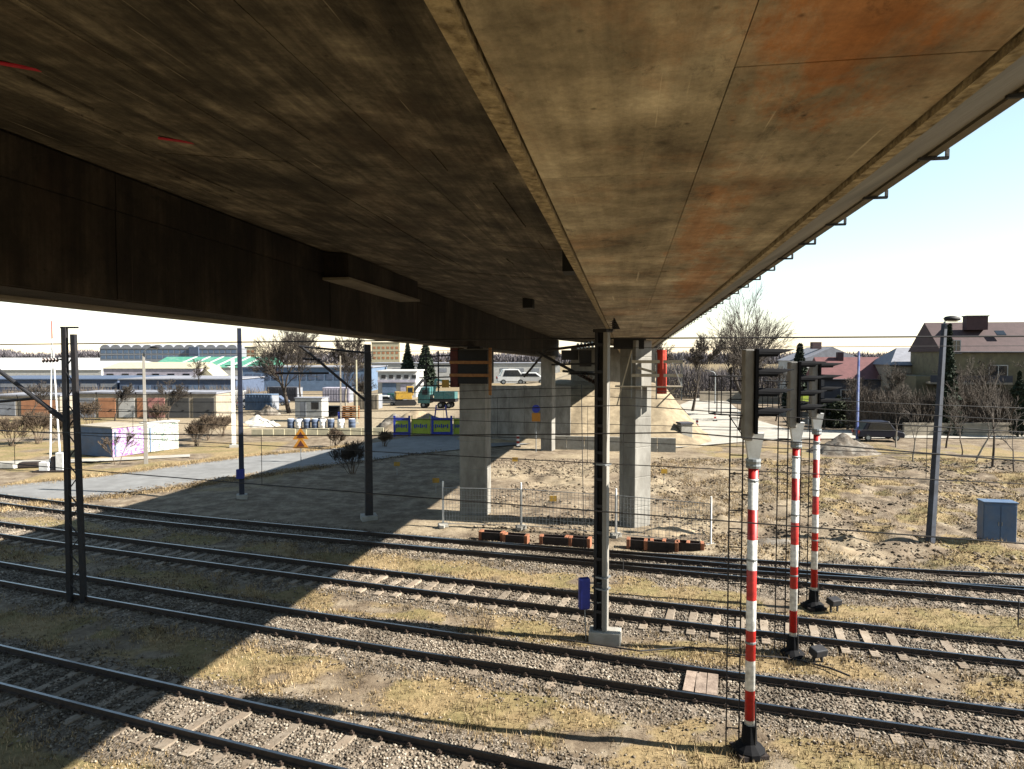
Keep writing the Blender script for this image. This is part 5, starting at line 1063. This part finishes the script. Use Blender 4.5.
# plinth, delineators and small notices about the site
t = thing('concrete_plinth', 'pale square concrete plinth right of the corner-on pier', 'plinth', (G(684.5,443,0).x, G(684.5,443,0).y, 0), R(8)); MB().box((0,0,.95),(1.15,1.15,1.9)).build('block', M['concrete'], t, bevel=.03); MB().box((0,0,1.97),(1.3,1.3,.16)).build('cap', M['w_dark'], t)
for px, py, lab in ((697,429,'red and white delineator on the pale side road, left one'),(715,421,'red and white delineator beside the far street lamp'),(518,447,'red and white delineator left of the rear pier')):
    t = thing('delineator', lab, 'delineator', G(px, py, .07), 0, 'red and white delineators'); MB().box((0,0,.06),(.5,.35,.12)).build('foot', M['tyre'], t)
    for k in range(5): MB().box((0,0,.22+k*.22),(.26,.06,.22)).build('band', M['red'] if k % 2 else M['white'], t)
t = thing('works_sign', 'yellow and blue roadworks sign in the shade left of the rear pier', 'sign', (G(536,452,0).x, G(536,452,0).y, 0), 0); MB().cyl((0,0,0),(0,0,3.9),.04,n=8).build('post', M['galv'], t); MB().box((0,-.05,3.1),(.75,.04,.75)).build('lower_plate', M['signor'], t); MB().cyl((0,-.07,3.85),(0,-.04,3.85),.36,n=16).build('round_plate', M['blueban'], t)
for k, (px, py, lab) in enumerate(((553,507,'small yellow notice on a stake between the front piers, near the fence'),(583,441,'small orange notice on the toe wall'),(664,477,'small yellow marker right of the corner-on pier'),(397,469,'small yellow marker lamp on a stake in the shade'),(436,487,'small yellow marker on a stake left of the wide pier'),(515,464,'small yellow marker on the gravel between the piers'))):
    t = thing('marker_stake', lab, 'marker', G(px, py+6, 0), 0, 'yellow markers on stakes'); MB().cyl((0,0,0),(0,0,.75),.02,n=6).build('stake', M['galv'], t); MB().box((0,-.03,.8),(.42,.03,.30)).build('plate', M['yellow'], t)
t = thing('notice_board', 'lime yellow board seen between the hoods of the middle and rear signals', 'board', (D(801,394,78).x, 78, 0), 0); MB().box((0,0,4.0),(2.2,.06,1.3)).build('board', M['limeban'], t)
for x in (-.9,.9): MB().cyl((x,.06,0),(x,.06,4.6),.05,n=8).build('post', M['galv'], t)
# flat timber boards between the rails of the second track, small concrete marker posts
p = G(702, 683, .2); t = thing('timber_crossing', 'weathered timber boards lying between the rails of the second track', 'boards', (p.x,p.y,.19), R(-18))
for k, x in enumerate((-.30,-.02,.26)): MB().box((x,random.uniform(-.04,.04),.004*k),(.26,1.18,.05),R(random.uniform(-2,2))).build('plank', M['oldboard'], t)
for px, py, lab in ((1018,628,'thin dark stake beside the third track at the right edge'),(623,584,'thin rod marker on the ballast right of the concrete mast')):
    o = MB().cyl((0,0,0),(0,0,.95),.022,.018,6).build('marker_rod', M['darksteel']); o.location = G(px, py, 0); tag(o, lab, 'rod', 'thin rods beside the tracks')
# loose cable on the ground in front of the mast
b = MB(); pts = [(560,639),(600,645),(640,651),(690,647),(740,655),(790,658),(830,668),(850,676)]; b.tube([G(x,y,.06) for x,y in pts], .025, 6); tag(b.build('ground_cable', M['wire']), 'black cable lying on the grass between mast foot and signals', 'cable')
